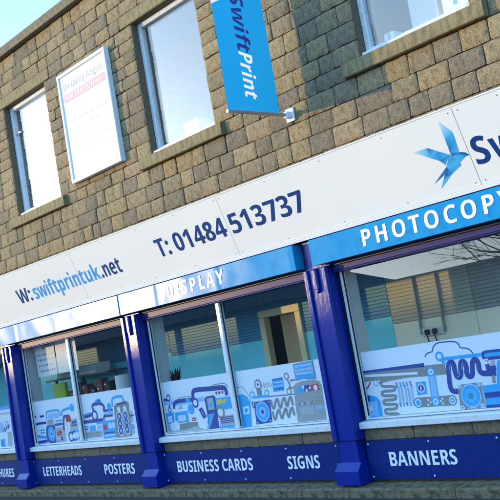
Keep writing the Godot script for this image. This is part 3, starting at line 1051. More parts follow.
	art("print", b, z, 150, 370, 5.556, [
		["s", 1, NAVY, 0.030, 34, 172, 100, 166], ["r", 2, NAVY, 0.040, 102, 155], ["s", 1, NAVY, 0.022, 104, 165, 109, 220], ["r", 2, NAVY, 0.034, 110, 222],
		["s", 1, PALE, 0.045, 36, 190, 130, 180], ["s", 1, PALE, 0.05, 140, 190, 300, 160],
		["c", 3, NAVY, 0.046, 136, 215, 134, 192, 148, 176, 180, 170, 236, 164], ["s", 4, SKY, 0.046, 200, 168, 222, 165], ["r", 4, NAVY, 0.056, 252, 182], ["c", 3, NAVY, 0.052, 244, 168, 238, 140, 242, 118, 262, 110, 330, 104, 398, 98, 418, 106, 428, 140],
		["c", 1, GREY, 0.010, 345, 96, 350, 84, 380, 78, 415, 76, 434, 96], ["c", 1, GREY, 0.008, 155, 158, 185, 150, 225, 148],
		["p", 2, SKY, 0, 68, 244, 132, 236, 138, 298, 76, 304], ["p", 2, SKY, 0, 138, 236, 208, 226, 218, 288, 144, 296], ["p", 3, WHITE, 0, 100, 258, 122, 255, 126, 288, 104, 292], ["p", 3, WHITE, 0, 156, 254, 196, 249, 200, 280, 160, 285], ["s", 4, PALE, 0.008, 164, 262, 190, 258], ["s", 4, PALE, 0.008, 166, 272, 192, 268], ["s", 4, PALE, 0.008, 106, 268, 120, 266], ["s", 4, PALE, 0.008, 107, 278, 121, 276],
		["p", 2, SKY, 0, 158, 218, 170, 194, 182, 214], ["p", 3, YELLOW, 0, 164, 214, 170, 202, 176, 212], ["d", 2, SKY, 0.058, 228, 218],
		["p", 2, RED, 0, 232, 266, 254, 262, 258, 281, 236, 285], ["s", 3, WHITE, 0.010, 238, 276, 252, 272],
		["p", 1, LIGHT, 0, 66, 308, 322, 284, 328, 332, 72, 350], ["p", 1.5, GREY, 0, 145, 308, 215, 290, 322, 286, 322, 292, 200, 330, 160, 335], ["r", 2, WHITE, 0.06, 148, 312], ["r", 2, WHITE, 0.05, 130, 316], ["r", 2, WHITE, 0.05, 284, 298], ["r", 2, WHITE, 0.06, 302, 300], ["s", 3, NAVY, 0.014, 150, 330, 152, 345],
		["p", 3, NAVY, 0, 270, 218, 288, 206, 316, 258, 298, 272], ["s", 4, PALE, 0.010, 286, 228, 300, 250],
		["p", 3, NAVY, 0, 303, 160, 312, 148, 352, 140, 362, 148, 374, 236, 386, 322, 330, 330, 318, 240], ["p", 4, LIGHT, 0, 316, 158, 350, 152, 360, 218, 326, 224], ["p", 5, SKY, 0, 326, 186, 350, 182, 346, 206, 334, 208], ["p", 4, SKY, 0, 332, 330, 360, 240, 324, 246],
		["p", 2, SKY, 0, 362, 158, 448, 144, 460, 212, 374, 226], ["p", 3, YELLOW, 0, 370, 166, 400, 160, 398, 172, 434, 154, 410, 192, 406, 180, 374, 198],
		["d", 3, RED, 0.016, 369, 128], ["d", 3, NAVY, 0.016, 385, 126], ["d", 3, RED, 0.016, 402, 123], ["r", 2, GREY, 0.07, 392, 236],
		["p", 1, LIGHT, 0, 386, 258, 466, 246, 476, 300, 392, 312], ["s", 2, NAVY, 0.010, 392, 266, 468, 255], ["s", 2, NAVY, 0.010, 393, 276, 470, 265], ["s", 2, NAVY, 0.010, 394, 286, 472, 275], ["s", 2, NAVY, 0.010, 395, 296, 473, 285], ["p", 1, SKY, 0, 386, 312, 476, 302, 478, 318, 388, 326]])
	var c := film(-7.305, -5.96, "printed window film with navy loudspeaker, grey rollers machine and small blue slogan card")
	art("print", c, z, 230, 355, 5.0, [
		["p", 1, SKY, 0, 36, 205, 60, 195, 84, 205, 102, 235, 112, 370, 62, 376], ["c", 2, NAVY, 0.006, 34, 165, 60, 160, 78, 182, 96, 205, 108, 250], ["p", 2, WHITE, 0, 64, 260, 94, 255, 99, 292, 68, 298], ["p", 3, SKY, 0, 72, 268, 88, 266, 92, 284, 76, 288],
		["s", 1, GREY, 0.075, 140, 150, 150, 205], ["d", 2, GREY, 0.055, 140, 148], ["d", 3, WHITE, 0.036, 140, 148], ["d", 4, NAVY, 0.014, 140, 148],
		["s", 2, SKY, 0.026, 112, 213, 188, 205], ["r", 3, SKY, 0.036, 112, 198], ["r", 3, SKY, 0.036, 184, 190],
		["c", 1, LIGHT, 0.010, 162, 165, 168, 140, 174, 164, 180, 138, 188, 162, 194, 136, 202, 158, 210, 145],
		["p", 2, SKY, 0, 210, 124, 264, 114, 272, 176, 218, 186], ["s", 3, WHITE, 0.008, 218, 140, 262, 133], ["s", 3, WHITE, 0.008, 220, 158, 266, 150], ["s", 3, NAVY, 0.012, 212, 124, 262, 115], ["s", 3, NAVY, 0.010, 222, 172, 268, 165],
		["r", 2, GREY, 0.036, 282, 106], ["r", 2, GREY, 0.036, 296, 182], ["s", 1, GREY, 0.018, 284, 118, 300, 150, 294, 172], ["s", 1, GREY, 0.018, 300, 128, 326, 124], ["s", 1, GREY, 0.018, 300, 165, 324, 160],
		["s", 1, Color(0.10, 0.08, 0.35), 0.010, 118, 214, 344, 194],
		["p", 2, NAVY, 0, 118, 236, 200, 222, 212, 336, 134, 348], ["d", 3, PALE, 0.105, 164, 283], ["d", 4, SKY, 0.088, 164, 283], ["d", 5, PALE, 0.050, 164, 283], ["d", 6, NAVY, 0.022, 164, 284], ["d", 3, PALE, 0.010, 130, 245], ["d", 3, PALE, 0.010, 194, 234], ["d", 3, PALE, 0.010, 142, 338], ["d", 3, PALE, 0.010, 204, 328], ["s", 1, NAVY, 0.012, 112, 230, 116, 262, 124, 264],
		["c", 1, GREY, 0.030, 206, 225, 212, 258, 222, 262, 228, 235, 238, 222, 246, 250, 254, 262, 262, 232, 272, 216, 280, 244, 288, 254, 294, 226, 304, 212, 312, 240, 318, 250],
		["c", 1, GREY, 0.030, 214, 282, 220, 314, 230, 318, 236, 290, 246, 276, 254, 304, 262, 314, 270, 288, 280, 270, 288, 298, 296, 308, 302, 280, 312, 266, 320, 292, 326, 300],
		["p", 2, Color(0.34, 0.37, 0.38), 0, 316, 160, 330, 142, 352, 132, 420, 122, 446, 130, 458, 152, 484, 322, 340, 338],
		["p", 3, SKY, 0, 330, 192, 336, 164, 352, 156, 364, 164, 368, 186], ["p", 3, NAVY, 0, 370, 182, 368, 154, 388, 148, 408, 158, 410, 180], ["p", 3, RED, 0, 404, 178, 404, 150, 432, 142, 444, 150, 450, 174], ["d", 4, WHITE, 0.026, 428, 162], ["d", 4, WHITE, 0.016, 366, 160], ["d", 4, WHITE, 0.014, 384, 176], ["d", 4, WHITE, 0.014, 400, 164],
		["d", 3, NAVY, 0.009, 348, 246], ["d", 3, WHITE, 0.009, 362, 244], ["d", 3, NAVY, 0.009, 376, 242], ["d", 3, WHITE, 0.009, 390, 241], ["d", 3, NAVY, 0.009, 410, 239],
		["p", 3, LIGHT, 0, 350, 262, 418, 254, 424, 290, 356, 298], ["s", 3, GREY, 0.012, 424, 212, 432, 218], ["s", 3, GREY, 0.012, 440, 210, 448, 216], ["s", 3, GREY, 0.012, 456, 208, 464, 214], ["s", 3, GREY, 0.012, 426, 226, 434, 232], ["s", 3, GREY, 0.012, 442, 224, 450, 230], ["s", 3, GREY, 0.012, 458, 222, 466, 228], ["s", 3, GREY, 0.012, 428, 240, 436, 246], ["s", 3, GREY, 0.012, 444, 238, 452, 244],
		["s", 3, PALE, 0.012, 430, 260, 472, 254], ["s", 3, PALE, 0.012, 432, 268, 474, 262],
		["p", 3, GREY, 0, 314, 46, 414, 26, 432, 118, 330, 128], ["p", 4, SKY, 0, 318, 46, 410, 30, 428, 112, 332, 122], ["s", 5, WHITE, 0.014, 350, 127, 385, 122]])
	var slog := [["ALL YOUR PRINT", 326, 64, 412, 50], ["& DESIGN NEEDS", 328, 84, 416, 70], ["UNDER ONE ROOF", 332, 102, 420, 88]]
	for s in slog:
		var p0 := px(230 + s[1] / 5.0, 355 + s[2] / 5.0, z)
		var p1 := px(230 + s[3] / 5.0, 355 + s[4] / 5.0, z)
		letters("letters", s[0], Transform3D(Basis(), Vector3(0, 0, z + 0.0035)), p0.x, p1.x, p0.y, 0.024, mats["letter_white"], c, 1)
	var d := film(-11.68, -10.49, "printed window film with round navy gauge and red squares above LETTERHEADS word")
	art("print", d, z, 20, 380, 4.167, [
		["s", 1, NAVY, 0.03, 55, 155, 68, 152], ["s", 1, NAVY, 0.03, 82, 153, 100, 150], ["c", 2, SKY, 0.030, 112, 165, 110, 138, 124, 130, 155, 126, 166, 136, 166, 150], ["c", 2, SKY, 0.034, 174, 150, 176, 130, 190, 122, 216, 114], ["d", 3, SKY, 0.05, 216, 115],
		["c", 2, NAVY, 0.034, 66, 250, 64, 200, 72, 184, 110, 178], ["s", 2, NAVY, 0.04, 70, 262, 125, 252], ["p", 1, WHITE, 0, 80, 200, 108, 195, 112, 230, 84, 235], ["s", 2, SKY, 0.02, 84, 210, 104, 207], ["s", 2, SKY, 0.02, 86, 222, 106, 218], ["s", 2, SKY, 0.04, 70, 235, 112, 240],
		["d", 2, NAVY, 0.150, 132, 224], ["d", 3, SKY, 0.100, 132, 224], ["d", 4, PALE, 0.05, 132, 224], ["d", 5, NAVY, 0.022, 132, 224],
		["p", 2, LIGHT, 0, 112, 168, 138, 163, 142, 186, 115, 190], ["s", 1, NAVY, 0.035, 144, 188, 178, 182], ["p", 2, LIGHT, 0, 146, 200, 186, 192, 194, 256, 152, 262], ["p", 3, RED, 0, 154, 224, 164, 206, 178, 218, 172, 224, 176, 230, 158, 232],
		["c", 2, NAVY, 0.04, 184, 210, 182, 160, 190, 152, 206, 150], ["p", 3, RED, 0, 190, 154, 210, 150, 214, 172, 193, 176], ["s", 2, YELLOW, 0.016, 194, 180, 204, 240], ["p", 1, LIGHT, 0, 206, 168, 238, 160, 244, 200, 210, 206], ["p", 2, PALE, 0, 208, 205, 244, 200, 248, 215, 212, 220],
		["r", 2, NAVY, 0.07, 214, 236], ["r", 2, NAVY, 0.07, 228, 232], ["r", 2, SKY, 0.07, 240, 228], ["s", 3, NAVY, 0.03, 246, 210, 254, 250], ["s", 1, PALE, 0.05, 56, 190, 60, 255], ["p", 1, PALE, 0, 116, 142, 160, 134, 164, 158, 118, 164], ["s", 1, GREY, 0.02, 44, 168, 62, 165], ["s", 1, SKY, 0.03, 46, 110, 48, 140], ["d", 1, SKY, 0.045, 46, 108], ["p", 1, SKY, 0, 52, 240, 66, 238, 70, 262, 56, 264], ["s", 2, GREY, 0.014, 116, 172, 136, 169], ["s", 2, GREY, 0.014, 117, 180, 137, 177], ["s", 2, SKY, 0.024, 148, 172, 182, 166], ["d", 3, NAVY, 0.03, 176, 244], ["s", 3, WHITE, 0.014, 156, 246, 168, 244], ["s", 2, RED, 0.02, 156, 250, 164, 249], ["s", 2, NAVY, 0.03, 216, 178, 236, 174], ["s", 2, NAVY, 0.02, 214, 190, 238, 186]])
	var e := film(-10.41, -9.02, "printed window film with grey panel of ringed dials above POSTERS word")
	art("print", e, z, 20, 380, 4.167, [
		["c", 2, NAVY, 0.040, 268, 155, 290, 148, 306, 136, 302, 108, 316, 100, 338, 100, 350, 112, 352, 128, 386, 124], ["r", 3, NAVY, 0.07, 312, 148], ["p", 2, SKY, 0, 308, 94, 318, 80, 330, 76, 342, 92], ["p", 3, NAVY, 0, 318, 88, 328, 80, 336, 90],
		["s", 1, NAVY, 0.045, 266, 176, 346, 166], ["c", 1, SKY, 0.02, 262, 150, 282, 140, 296, 138], ["p", 2, SKY, 0, 290, 192, 314, 188, 318, 210, 293, 214], ["p", 1, LIGHT, 0, 268, 216, 344, 208, 346, 238, 272, 246],
		["s", 1, NAVY, 0.03, 350, 148, 350, 170], ["s", 1, NAVY, 0.04, 350, 150, 386, 145],
		["p", 2, SKY, 0, 342, 172, 396, 164, 402, 238, 350, 244], ["p", 3, RED, 0, 346, 188, 360, 185, 364, 206, 350, 209], ["p", 3, WHITE, 0, 368, 180, 380, 178, 384, 200, 372, 202], ["p", 3, WHITE, 0, 384, 178, 394, 176, 396, 198, 387, 200],
		["p", 2, GREY, 0, 392, 110, 400, 98, 440, 86, 452, 94, 470, 232, 402, 240],
		["d", 3, WHITE, 0.034, 412, 122], ["d", 3, WHITE, 0.034, 437, 118],
		["d", 3, WHITE, 0.062, 414, 152], ["d", 3, WHITE, 0.062, 440, 147], ["d", 3, WHITE, 0.062, 418, 182], ["d", 3, WHITE, 0.062, 444, 177], ["d", 3, WHITE, 0.062, 422, 212], ["d", 3, WHITE, 0.062, 448, 206],
		["d", 4, NAVY, 0.048, 414, 152], ["d", 4, NAVY, 0.048, 440, 147], ["d", 4, NAVY, 0.048, 418, 182], ["d", 4, NAVY, 0.048, 444, 177], ["d", 4, NAVY, 0.048, 422, 212], ["d", 4, NAVY, 0.048, 448, 206],
		["d", 5, PALE, 0.022, 414, 152], ["d", 5, PALE, 0.022, 440, 147], ["d", 5, PALE, 0.022, 418, 182], ["d", 5, PALE, 0.022, 444, 177], ["d", 5, PALE, 0.022, 422, 212], ["d", 5, PALE, 0.022, 448, 206],
		["c", 1, SKY, 0.034, 386, 112, 384, 84, 392, 74, 418, 68, 428, 76, 430, 90], ["s", 1, LIGHT, 0.05, 462, 130, 476, 225], ["s", 2, NAVY, 0.02, 456, 150, 474, 146], ["s", 2, WHITE, 0.02, 464, 180, 478, 178], ["s", 2, SKY, 0.02, 270, 196, 286, 194], ["s", 2, NAVY, 0.018, 270, 206, 286, 204], ["p", 1, SKY, 0, 318, 176, 340, 172, 342, 182, 320, 186], ["s", 2, GREY, 0.018, 278, 226, 338, 218], ["s", 2, GREY, 0.018, 280, 236, 340, 228], ["p", 2, PALE, 0, 322, 190, 340, 187, 342, 204, 325, 207], ["s", 3, NAVY, 0.02, 352, 222, 396, 216], ["s", 3, WHITE, 0.014, 354, 232, 398, 226], ["p", 1, PALE, 0, 356, 132, 388, 128, 390, 142, 358, 146], ["d", 1, SKY, 0.05, 372, 112], ["s", 2, NAVY, 0.016, 402, 102, 440, 94], ["s", 2, SKY, 0.03, 458, 200, 478, 196]])
	var g := film(-13.38, -12.05, "printed window film with pale panels partly hidden behind the far pilaster")
	g.set_meta("label", "printed window film left of the pilaster beside the LETTERHEADS window")
	art("print", g, z, 0, 375, 6.65, [
		["s", 1, SKY, 0.05, 0, 225, 60, 212], ["s", 1, LIGHT, 0.02, 0, 260, 70, 250], ["p", 1, PALE, 0, -40, 320, 20, 312, 26, 380, -40, 390], ["s", 2, NAVY, 0.03, 24, 380, 30, 350], ["s", 2, NAVY, 0.03, 36, 376, 44, 346], ["s", 2, NAVY, 0.03, 52, 360, 62, 330], ["p", 1, LIGHT, 0, 50, 380, 80, 374, 86, 470, 56, 476], ["p", 1, SKY, 0, 4, 430, 34, 424, 40, 478, 8, 482], ["s", 2, NAVY, 0.024, 14, 436, 22, 474], ["r", 2, SKY, 0.05, 44, 325]])

# ------------------------------------------------------------------ rooms behind the glass
func rooms() -> void:
	var r := Node3D.new()
	r.name = "shop_room"
	building.add_child(r)
	var zb := -0.87
	# floor, ceiling, end walls, partition close behind the windows
	box_part("floor", Vector3(-15.3, 0.3, -3.2), Vector3(-2.4, 0.4, -0.3), mats["carpet"], r, 0.0)
	box_part("ceiling", Vector3(-15.3, 2.45, -3.2), Vector3(-2.4, 2.55, -0.34), mats["plaster"], r, 0.0)
	for x in [-15.35, -2.45]:
		box_part("end_wall", Vector3(x, 0.3, -3.2), Vector3(x + 0.1, 2.5, -0.1), mats["off_white"], r, 0.0)
	for c in PILLARS:
		box_part("pier", Vector3(c - 0.16, 0.4, -0.25), Vector3(c + 0.175, 2.45, -0.082), mats["off_white"], r, 0.002)
	box_part("window_board", Vector3(-15.2, 0.60, -0.42), Vector3(-2.4, 0.655, -0.09), mats["off_white"], r, 0.002)
	# display partition: slatted panels above; shade there and lit band below put into colour
	var runs := [[-15.2, -11.75, 1.88, "teal_wall", "aqua_wall"], [-11.745, -9.42, 1.62, "teal_wall", "aqua_wall"], [-9.415, -7.66, 1.565, "teal_wall", "aqua_wall"], [-6.98, -5.765, 1.565, "teal_wall", "aqua_wall"], [-5.76, -4.79, 1.48, "shaded_cream_wall", "cream_wall"], [-4.785, -2.46, 1.48, "grey_wall", "cream_wall"]]
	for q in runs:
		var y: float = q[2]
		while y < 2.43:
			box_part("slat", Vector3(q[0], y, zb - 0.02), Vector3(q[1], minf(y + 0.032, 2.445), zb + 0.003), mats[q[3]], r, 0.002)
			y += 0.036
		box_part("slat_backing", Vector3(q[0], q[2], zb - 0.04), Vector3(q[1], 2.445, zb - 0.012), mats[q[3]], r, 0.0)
		box_part("painted_lit_band", Vector3(q[0], 0.4, zb - 0.04), Vector3(q[1], q[2] - 0.004, zb), mats[q[4]], r, 0.0)
	# doorway in the partition
	var fr := st_new()
	bx(fr, Vector3(-7.655, 0.4, zb - 0.06), Vector3(-7.565, 1.80, zb + 0.03), 0.004)
	bx(fr, Vector3(-7.07, 0.4, zb - 0.06), Vector3(-6.985, 1.80, zb + 0.03), 0.004)
	bx(fr, Vector3(-7.655, 1.802, zb - 0.06), Vector3(-6.985, 1.885, zb + 0.03), 0.004)
	part("door_frame", fr, mats["pale_wood"], r)
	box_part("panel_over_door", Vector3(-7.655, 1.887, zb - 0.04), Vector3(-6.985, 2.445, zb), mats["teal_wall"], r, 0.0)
	box_part("door", Vector3(-7.39, 0.42, zb - 0.10), Vector3(-7.07, 1.80, zb - 0.062), mats["wood"], r, 0.003)
	box_part("back_wall", Vector3(-15.3, 0.4, -3.2), Vector3(-2.4, 2.45, -3.1), mats["plaster"], r, 0.0)
	# upstairs: one room behind each window
	for i in OPENINGS.size():
		var o: Array = OPENINGS[i]
		var u := Node3D.new()
		u.name = "upper_room"
		building.add_child(u, true)
		var x0: float = [o[0] - 1.0, -11.0, o[0] - 1.4][i]
		var x1: float = o[1] + [0.02, 0.5, 0.5][i]
		var zr: float = [-0.75, -3.6, -3.6][i]
		box_part("floor", Vector3(x0, 2.6, zr), Vector3(x1, 2.7, -0.35), mats["carpet"], u, 0.0)
		box_part("ceiling", Vector3(x0, 5.62, zr), Vector3(x1, 5.72, -0.35), mats["plaster"], u, 0.0)
		box_part("back_wall", Vector3(x0, 2.7, zr - 0.1), Vector3(x1, 5.62, zr), mats["plaster"], u, 0.0)
		box_part("side_wall", Vector3(x0 - 0.08, 2.6, zr), Vector3(x0, 5.7, -0.345), mats["plaster"], u, 0.0)
		box_part("side_wall", Vector3(x1, 2.6, zr), Vector3(x1 + 0.08, 5.7, -0.345), mats["plaster"], u, 0.0)
		box_part("window_board", Vector3(o[0], 3.80, -0.55), Vector3(o[1], 3.845, -0.17), mats["white_frame"], u, 0.003)

func clutter() -> void:
	# ceiling light with a louvred diffuser seen through the middle upper window
	var l := thing("ceiling_light", "white louvred office light on the ceiling behind the middle upper window", "ceiling light")
	box_part("housing", Vector3(-10.75, 5.575, -2.66), Vector3(-9.2, 5.618, -2.24), mats["paper"], l, 0.004)
	for i in 24:
		var x := -10.72 + i * 0.063
		box_part("louvre", Vector3(x, 5.53, -2.64), Vector3(x + 0.01, 5.576, -2.26), mats["paper"], l, 0.0)
	var specs := [
		["carton", -4.46, -4.17, 3.846, 4.26, -0.52, -0.28, "carton", "tall pale cardboard carton on the ledge behind the right upper window"],
		["small_box", -4.76, -4.655, 3.846, 4.03, -0.40, -0.26, "paper", "narrow white box on the ledge beside the tall carton"],
		["carton", -4.10, -3.84, 3.846, 4.09, -0.42, -0.24, "paper", "short white carton with blue label right of the tall carton"],
		["carton", -7.70, -7.44, 3.846, 4.10, -0.45, -0.25, "carton", "pale carton on the ledge behind the middle upper window"]]
	for s in specs:
		var o := thing(s[0], s[8], "box")
		box_part("body", Vector3(s[1], s[3], s[5]), Vector3(s[2], s[4], s[6]), mats[s[7]], o, 0.004)
		box_part("tape", Vector3((s[1] + s[2]) / 2 - 0.02, s[4] - 0.10, s[6] + 0.0005), Vector3((s[1] + s[2]) / 2 + 0.02, s[4] - 0.004, s[6] + 0.0015), mats["pale_wood"] if s[7] == "carton" else mats["letter_sky"], o, 0.0)
	# twin socket with two plugs and conduit on the cream panels
	var so := thing("wall_socket", "white twin socket with two black plugs and trailing leads behind PHOTOCOPYING window", "socket")
	var zc := -0.868
	var p := px(434, 330.5, zc)
	box_part("plate", Vector3(p.x - 0.125, p.y - 0.045, zc), Vector3(p.x + 0.125, p.y + 0.04, zc + 0.02), mats["socket_white"], so, 0.006)
	for k in [-1, 1]:
		var x: float = p.x + k * 0.045 - 0.01
		var st := st_new()
		bx(st, Vector3(x - 0.022, p.y - 0.03, zc + 0.02), Vector3(x + 0.022, p.y + 0.02, zc + 0.06), 0.008)
		part("plug", st, mats["black_plastic"], so)
		var cd := st_new()
		tube(cd, Vector3(x, p.y - 0.03, zc + 0.05), Vector3(x + 0.02, p.y - 0.20, zc + 0.03), 0.006, 0.006, 6)
		tube(cd, Vector3(x + 0.02, p.y - 0.20, zc + 0.03), Vector3(x + 0.03, 0.5, zc + 0.03), 0.006, 0.006, 6)
		part("lead", cd, mats["black_plastic"], so)
		box_part("conduit", Vector3(p.x + k * 0.135 - 0.012, p.y - 0.02, zc + 0.006), Vector3(p.x + k * 0.135 + 0.012, 2.44, zc + 0.024), mats["grey_wall"], so, 0.003)
	# posters hung in the letterheads window
	var zs := -0.17
	for k in 2:
		var o := thing("poster", ["pale poster with printed lines hung in the LETTERHEADS window by the frame", "plain pale poster hung in the LETTERHEADS window next to the mullion"][k], "poster")
		var x0 := -11.62 + k * 0.56
		box_part("sheet", Vector3(x0, 1.60, zs), Vector3(x0 + 0.53, 2.09, zs + 0.0015), mats["paper"], o, 0.0)
		var pr := Print.new()
		if k == 0:
			pr.fill([Vector3(x0 + 0.20, 1.97, zs + 0.0016), Vector3(x0 + 0.46, 1.97, zs + 0.0016), Vector3(x0 + 0.46, 2.04, zs + 0.0016), Vector3(x0 + 0.20, 2.04, zs + 0.0016)], GREY, 1)
		for j in 4:
			var xx := x0 + 0.05
			while xx < x0 + 0.47:
				var w := rng.randf_range(0.02, 0.05)
				pr.stroke([Vector3(xx, 1.90 - j * 0.075, zs + 0.0016), Vector3(xx + w, 1.90 - j * 0.075, zs + 0.0016)], 0.03 if k == 0 else 0.012, Color(0.2, 0.28, 0.34) if k == 0 else LIGHT, 1)
				xx += w + 0.025
		var m := MeshInstance3D.new()
		m.name = "printing"
		m.mesh = pr.st.commit()
		m.mesh.surface_set_material(0, mats["print"])
		o.add_child(m)
	# display shelf with paper, dark patterned boxes and a yellow-green folder
	var sh := thing("display_shelf", "dark low shelf inside the LETTERHEADS window holding stationery", "shelf")
	box_part("board", Vector3(-12.0, 1.505, -0.80), Vector3(-10.35, 1.53, -0.48), mats["shutter_box"], sh, 0.002)
	for x in [-11.98, -11.25, -10.42]:
		box_part("leg", Vector3(x, 0.4, -0.66), Vector3(x + 0.03, 1.505, -0.62), mats["shutter_box"], sh, 0.002)
	box_part("lower_board", Vector3(-11.95, 1.18, -0.80), Vector3(-10.40, 1.20, -0.48), mats["shutter_box"], sh, 0.002)
	var fo := thing("folder", "yellow-green folder standing on the shelf in the LETTERHEADS window", "folder")
	box_part("cover", Vector3(-11.94, 1.20, -0.60), Vector3(-11.60, 1.47, -0.55), mats["hiviz"], fo, 0.003)
	for k in 6:
		var o := thing("gift_box", ["dark maroon patterned box on the shelf in the LETTERHEADS window", "black patterned box between maroon ones on the shelf in LETTERHEADS window"][k % 2], "box", "dark boxes on the display shelf")
		var x := -11.50 + k * 0.185
		var h := 0.14 + 0.05 * ((k * 5) % 3)
		box_part("body", Vector3(x, 1.20, -0.66), Vector3(x + 0.13, 1.20 + h, -0.54), mats["maroon"] if k % 2 == 0 else mats["dark"], o, 0.003)
		for j in 5:
			box_part("pattern", Vector3(x + 0.012 + 0.05 * (j % 2), 1.215 + j * h / 6.0, -0.5396), Vector3(x + 0.05 + 0.05 * (j % 2), 1.215 + (j + 0.6) * h / 6.0, -0.5388), mats["cream_wall"] if (j + k) % 3 == 0 else mats["maroon"], o, 0.0)
	for k in 2:
		var o := thing("paper_stack", ["low stack of white paper on the display shelf behind the poster", "tall loose stack of white paper on the display shelf by the mullion"][k], "paper")
		var x := -11.70 + k * 0.62
		for j in 5 + 3 * k:
			var dx := rng.randf_range(-0.015, 0.015)
			box_part("ream", Vector3(x + dx, 1.531 + j * 0.016, -0.74), Vector3(x + 0.42 + dx, 1.546 + j * 0.016, -0.50), mats["paper"], o, 0.001)
	var rl := thing("paper_roll", "upright white paper roll beside the mullion in the LETTERHEADS window", "paper roll")
	var st := st_new()
	tube(st, Vector3(-10.20, 1.20, -0.60), Vector3(-10.20, 1.44, -0.60), 0.10, 0.10, 20)
	part("roll", st, mats["paper"], rl)
	var core := st_new()
	tube(core, Vector3(-10.20, 1.4395, -0.60), Vector3(-10.20, 1.443, -0.60), 0.035, 0.035, 14)
	part("core", core, mats["carton"], rl)
	var stand := thing("roll_stand", "low dark stand carrying the white paper roll", "stand")
	box_part("top", Vector3(-10.33, 1.17, -0.74), Vector3(-10.06, 1.20, -0.46), mats["shutter_box"], stand, 0.002)
	box_part("post", Vector3(-10.22, 0.4, -0.62), Vector3(-10.18, 1.17, -0.58), mats["shutter_box"], stand, 0.002)
	# small dark ornament by the pier in the display window
	var orn := thing("potted_ornament", "small dark leafy ornament at the left edge of the DISPLAY window", "ornament")
	var pot := st_new()
	tube(pot, Vector3(-8.60, 0.656, -0.26), Vector3(-8.60, 1.22, -0.26), 0.05, 0.07, 16)
	part("pot", pot, mats["dark"], orn)
	var lv := st_new()
	for k in 40:
		var a := rng.randf() * TAU
		var q := Vector3(-8.60, 1.22, -0.26)
		var tip := q + Vector3(cos(a) * rng.randf_range(0.03, 0.10), rng.randf_range(0.03, 0.22), sin(a) * 0.08)
		var s := Vector3(-sin(a), 0.3, cos(a)) * 0.014
		tri(lv, q + s, tip, q - s, q - Vector3.ONE)
		tri(lv, (q + tip) / 2 + s * 1.6, tip + Vector3(0.01, 0.01, 0), (q + tip) / 2 - s * 1.6, q - Vector3.ONE)
	part("leaves", lv, mats["dark"], orn)

# ------------------------------------------------------------------ street and far side
func street() -> void:
	var g := MeshInstance3D.new()
	g.name = "road"
	var st := st_new()
	bx(st, Vector3(-160, -0.3, -60), Vector3(160, -0.10, 160))
	st.generate_normals()
	g.mesh = st.commit()
	g.mesh.surface_set_material(0, mats["asphalt"])
	structure(g)
	add_child(g)
	for q in [["pavement", 0.197, 2.3], ["far_pavement", 13.4, 15.6]]:
		var o := MeshInstance3D.new()
		o.name = q[0]
		var s2 := st_new()
		bx(s2, Vector3(-80, -0.12, q[1]), Vector3(40, 0.025, q[2]), 0.004)
		s2.generate_normals()
		o.mesh = s2.commit()
		o.mesh.surface_set_material(0, mats["pavement"])
		structure(o)
		add_child(o)
	for q in [[2.303, 2.45, "kerb"], [13.25, 13.397, "far_kerb"]]:
		var k := Node3D.new()
		k.name = q[2]
		structure(k)
		add_child(k)
		for i in 40:
			box_part("kerb_stone", Vector3(-30 + i * 0.92, -0.11, q[0]), Vector3(-30 + i * 0.92 + 0.914, 0.03, q[1]), mats["kerb"], k, 0.015)
	var ln := Node3D.new()
	ln.name = "road_marking"
	structure(ln)
	add_child(ln)
	for i in 10:
		box_part("dash", Vector3(-40 + i * 6, -0.0995, 7.8), Vector3(-38 + i * 6, -0.096, 7.9), mats["road_paint"], ln, 0.0)

func far_house(called: String, label: String, x0: float, x1: float, z0: float, h: float, roof: float) -> void:
	var o := thing(called, label, "building")
	box_part("wall", Vector3(x0, 0.0, z0), Vector3(x1, h, z0 + 8), mats["dark_stone"], o, 0.0)
	var st := st_new()
	var mid := Vector3((x0 + x1) / 2, h, z0 + 4)
	var a := [Vector3(x0 - 0.2, h, z0 - 0.25), Vector3(x1 + 0.2, h, z0 - 0.25), Vector3(x1 - 3.6, h + roof, z0 + 4), Vector3(x0 + 3.6, h + roof, z0 + 4)]
	var b := [Vector3(x0 - 0.2, h, z0 + 8.25), Vector3(x1 + 0.2, h, z0 + 8.25), a[2], a[3]]
	poly(st, a, mid); poly(st, b, mid)
	poly(st, [a[0], a[3], b[0]], mid); poly(st, [a[1], a[2], b[1]], mid)
	part("roof", st, mats["slate"], o)
	var n := int((x1 - x0) / 4.0)
	for i in n:
		var x := x0 + (i + 0.5) * (x1 - x0) / n
		var w := box_part("window", Vector3(x - 0.6, 1.0, z0 - 0.03), Vector3(x + 0.6, minf(2.3, h - 0.3), z0 + 0.001), mats["slate"], o, 0.004)
		box_part("glazing", Vector3(x - 0.52, 1.08, z0 - 0.036), Vector3(x + 0.52, minf(2.22, h - 0.38), z0 - 0.031), mats["dark"], w, 0.0)

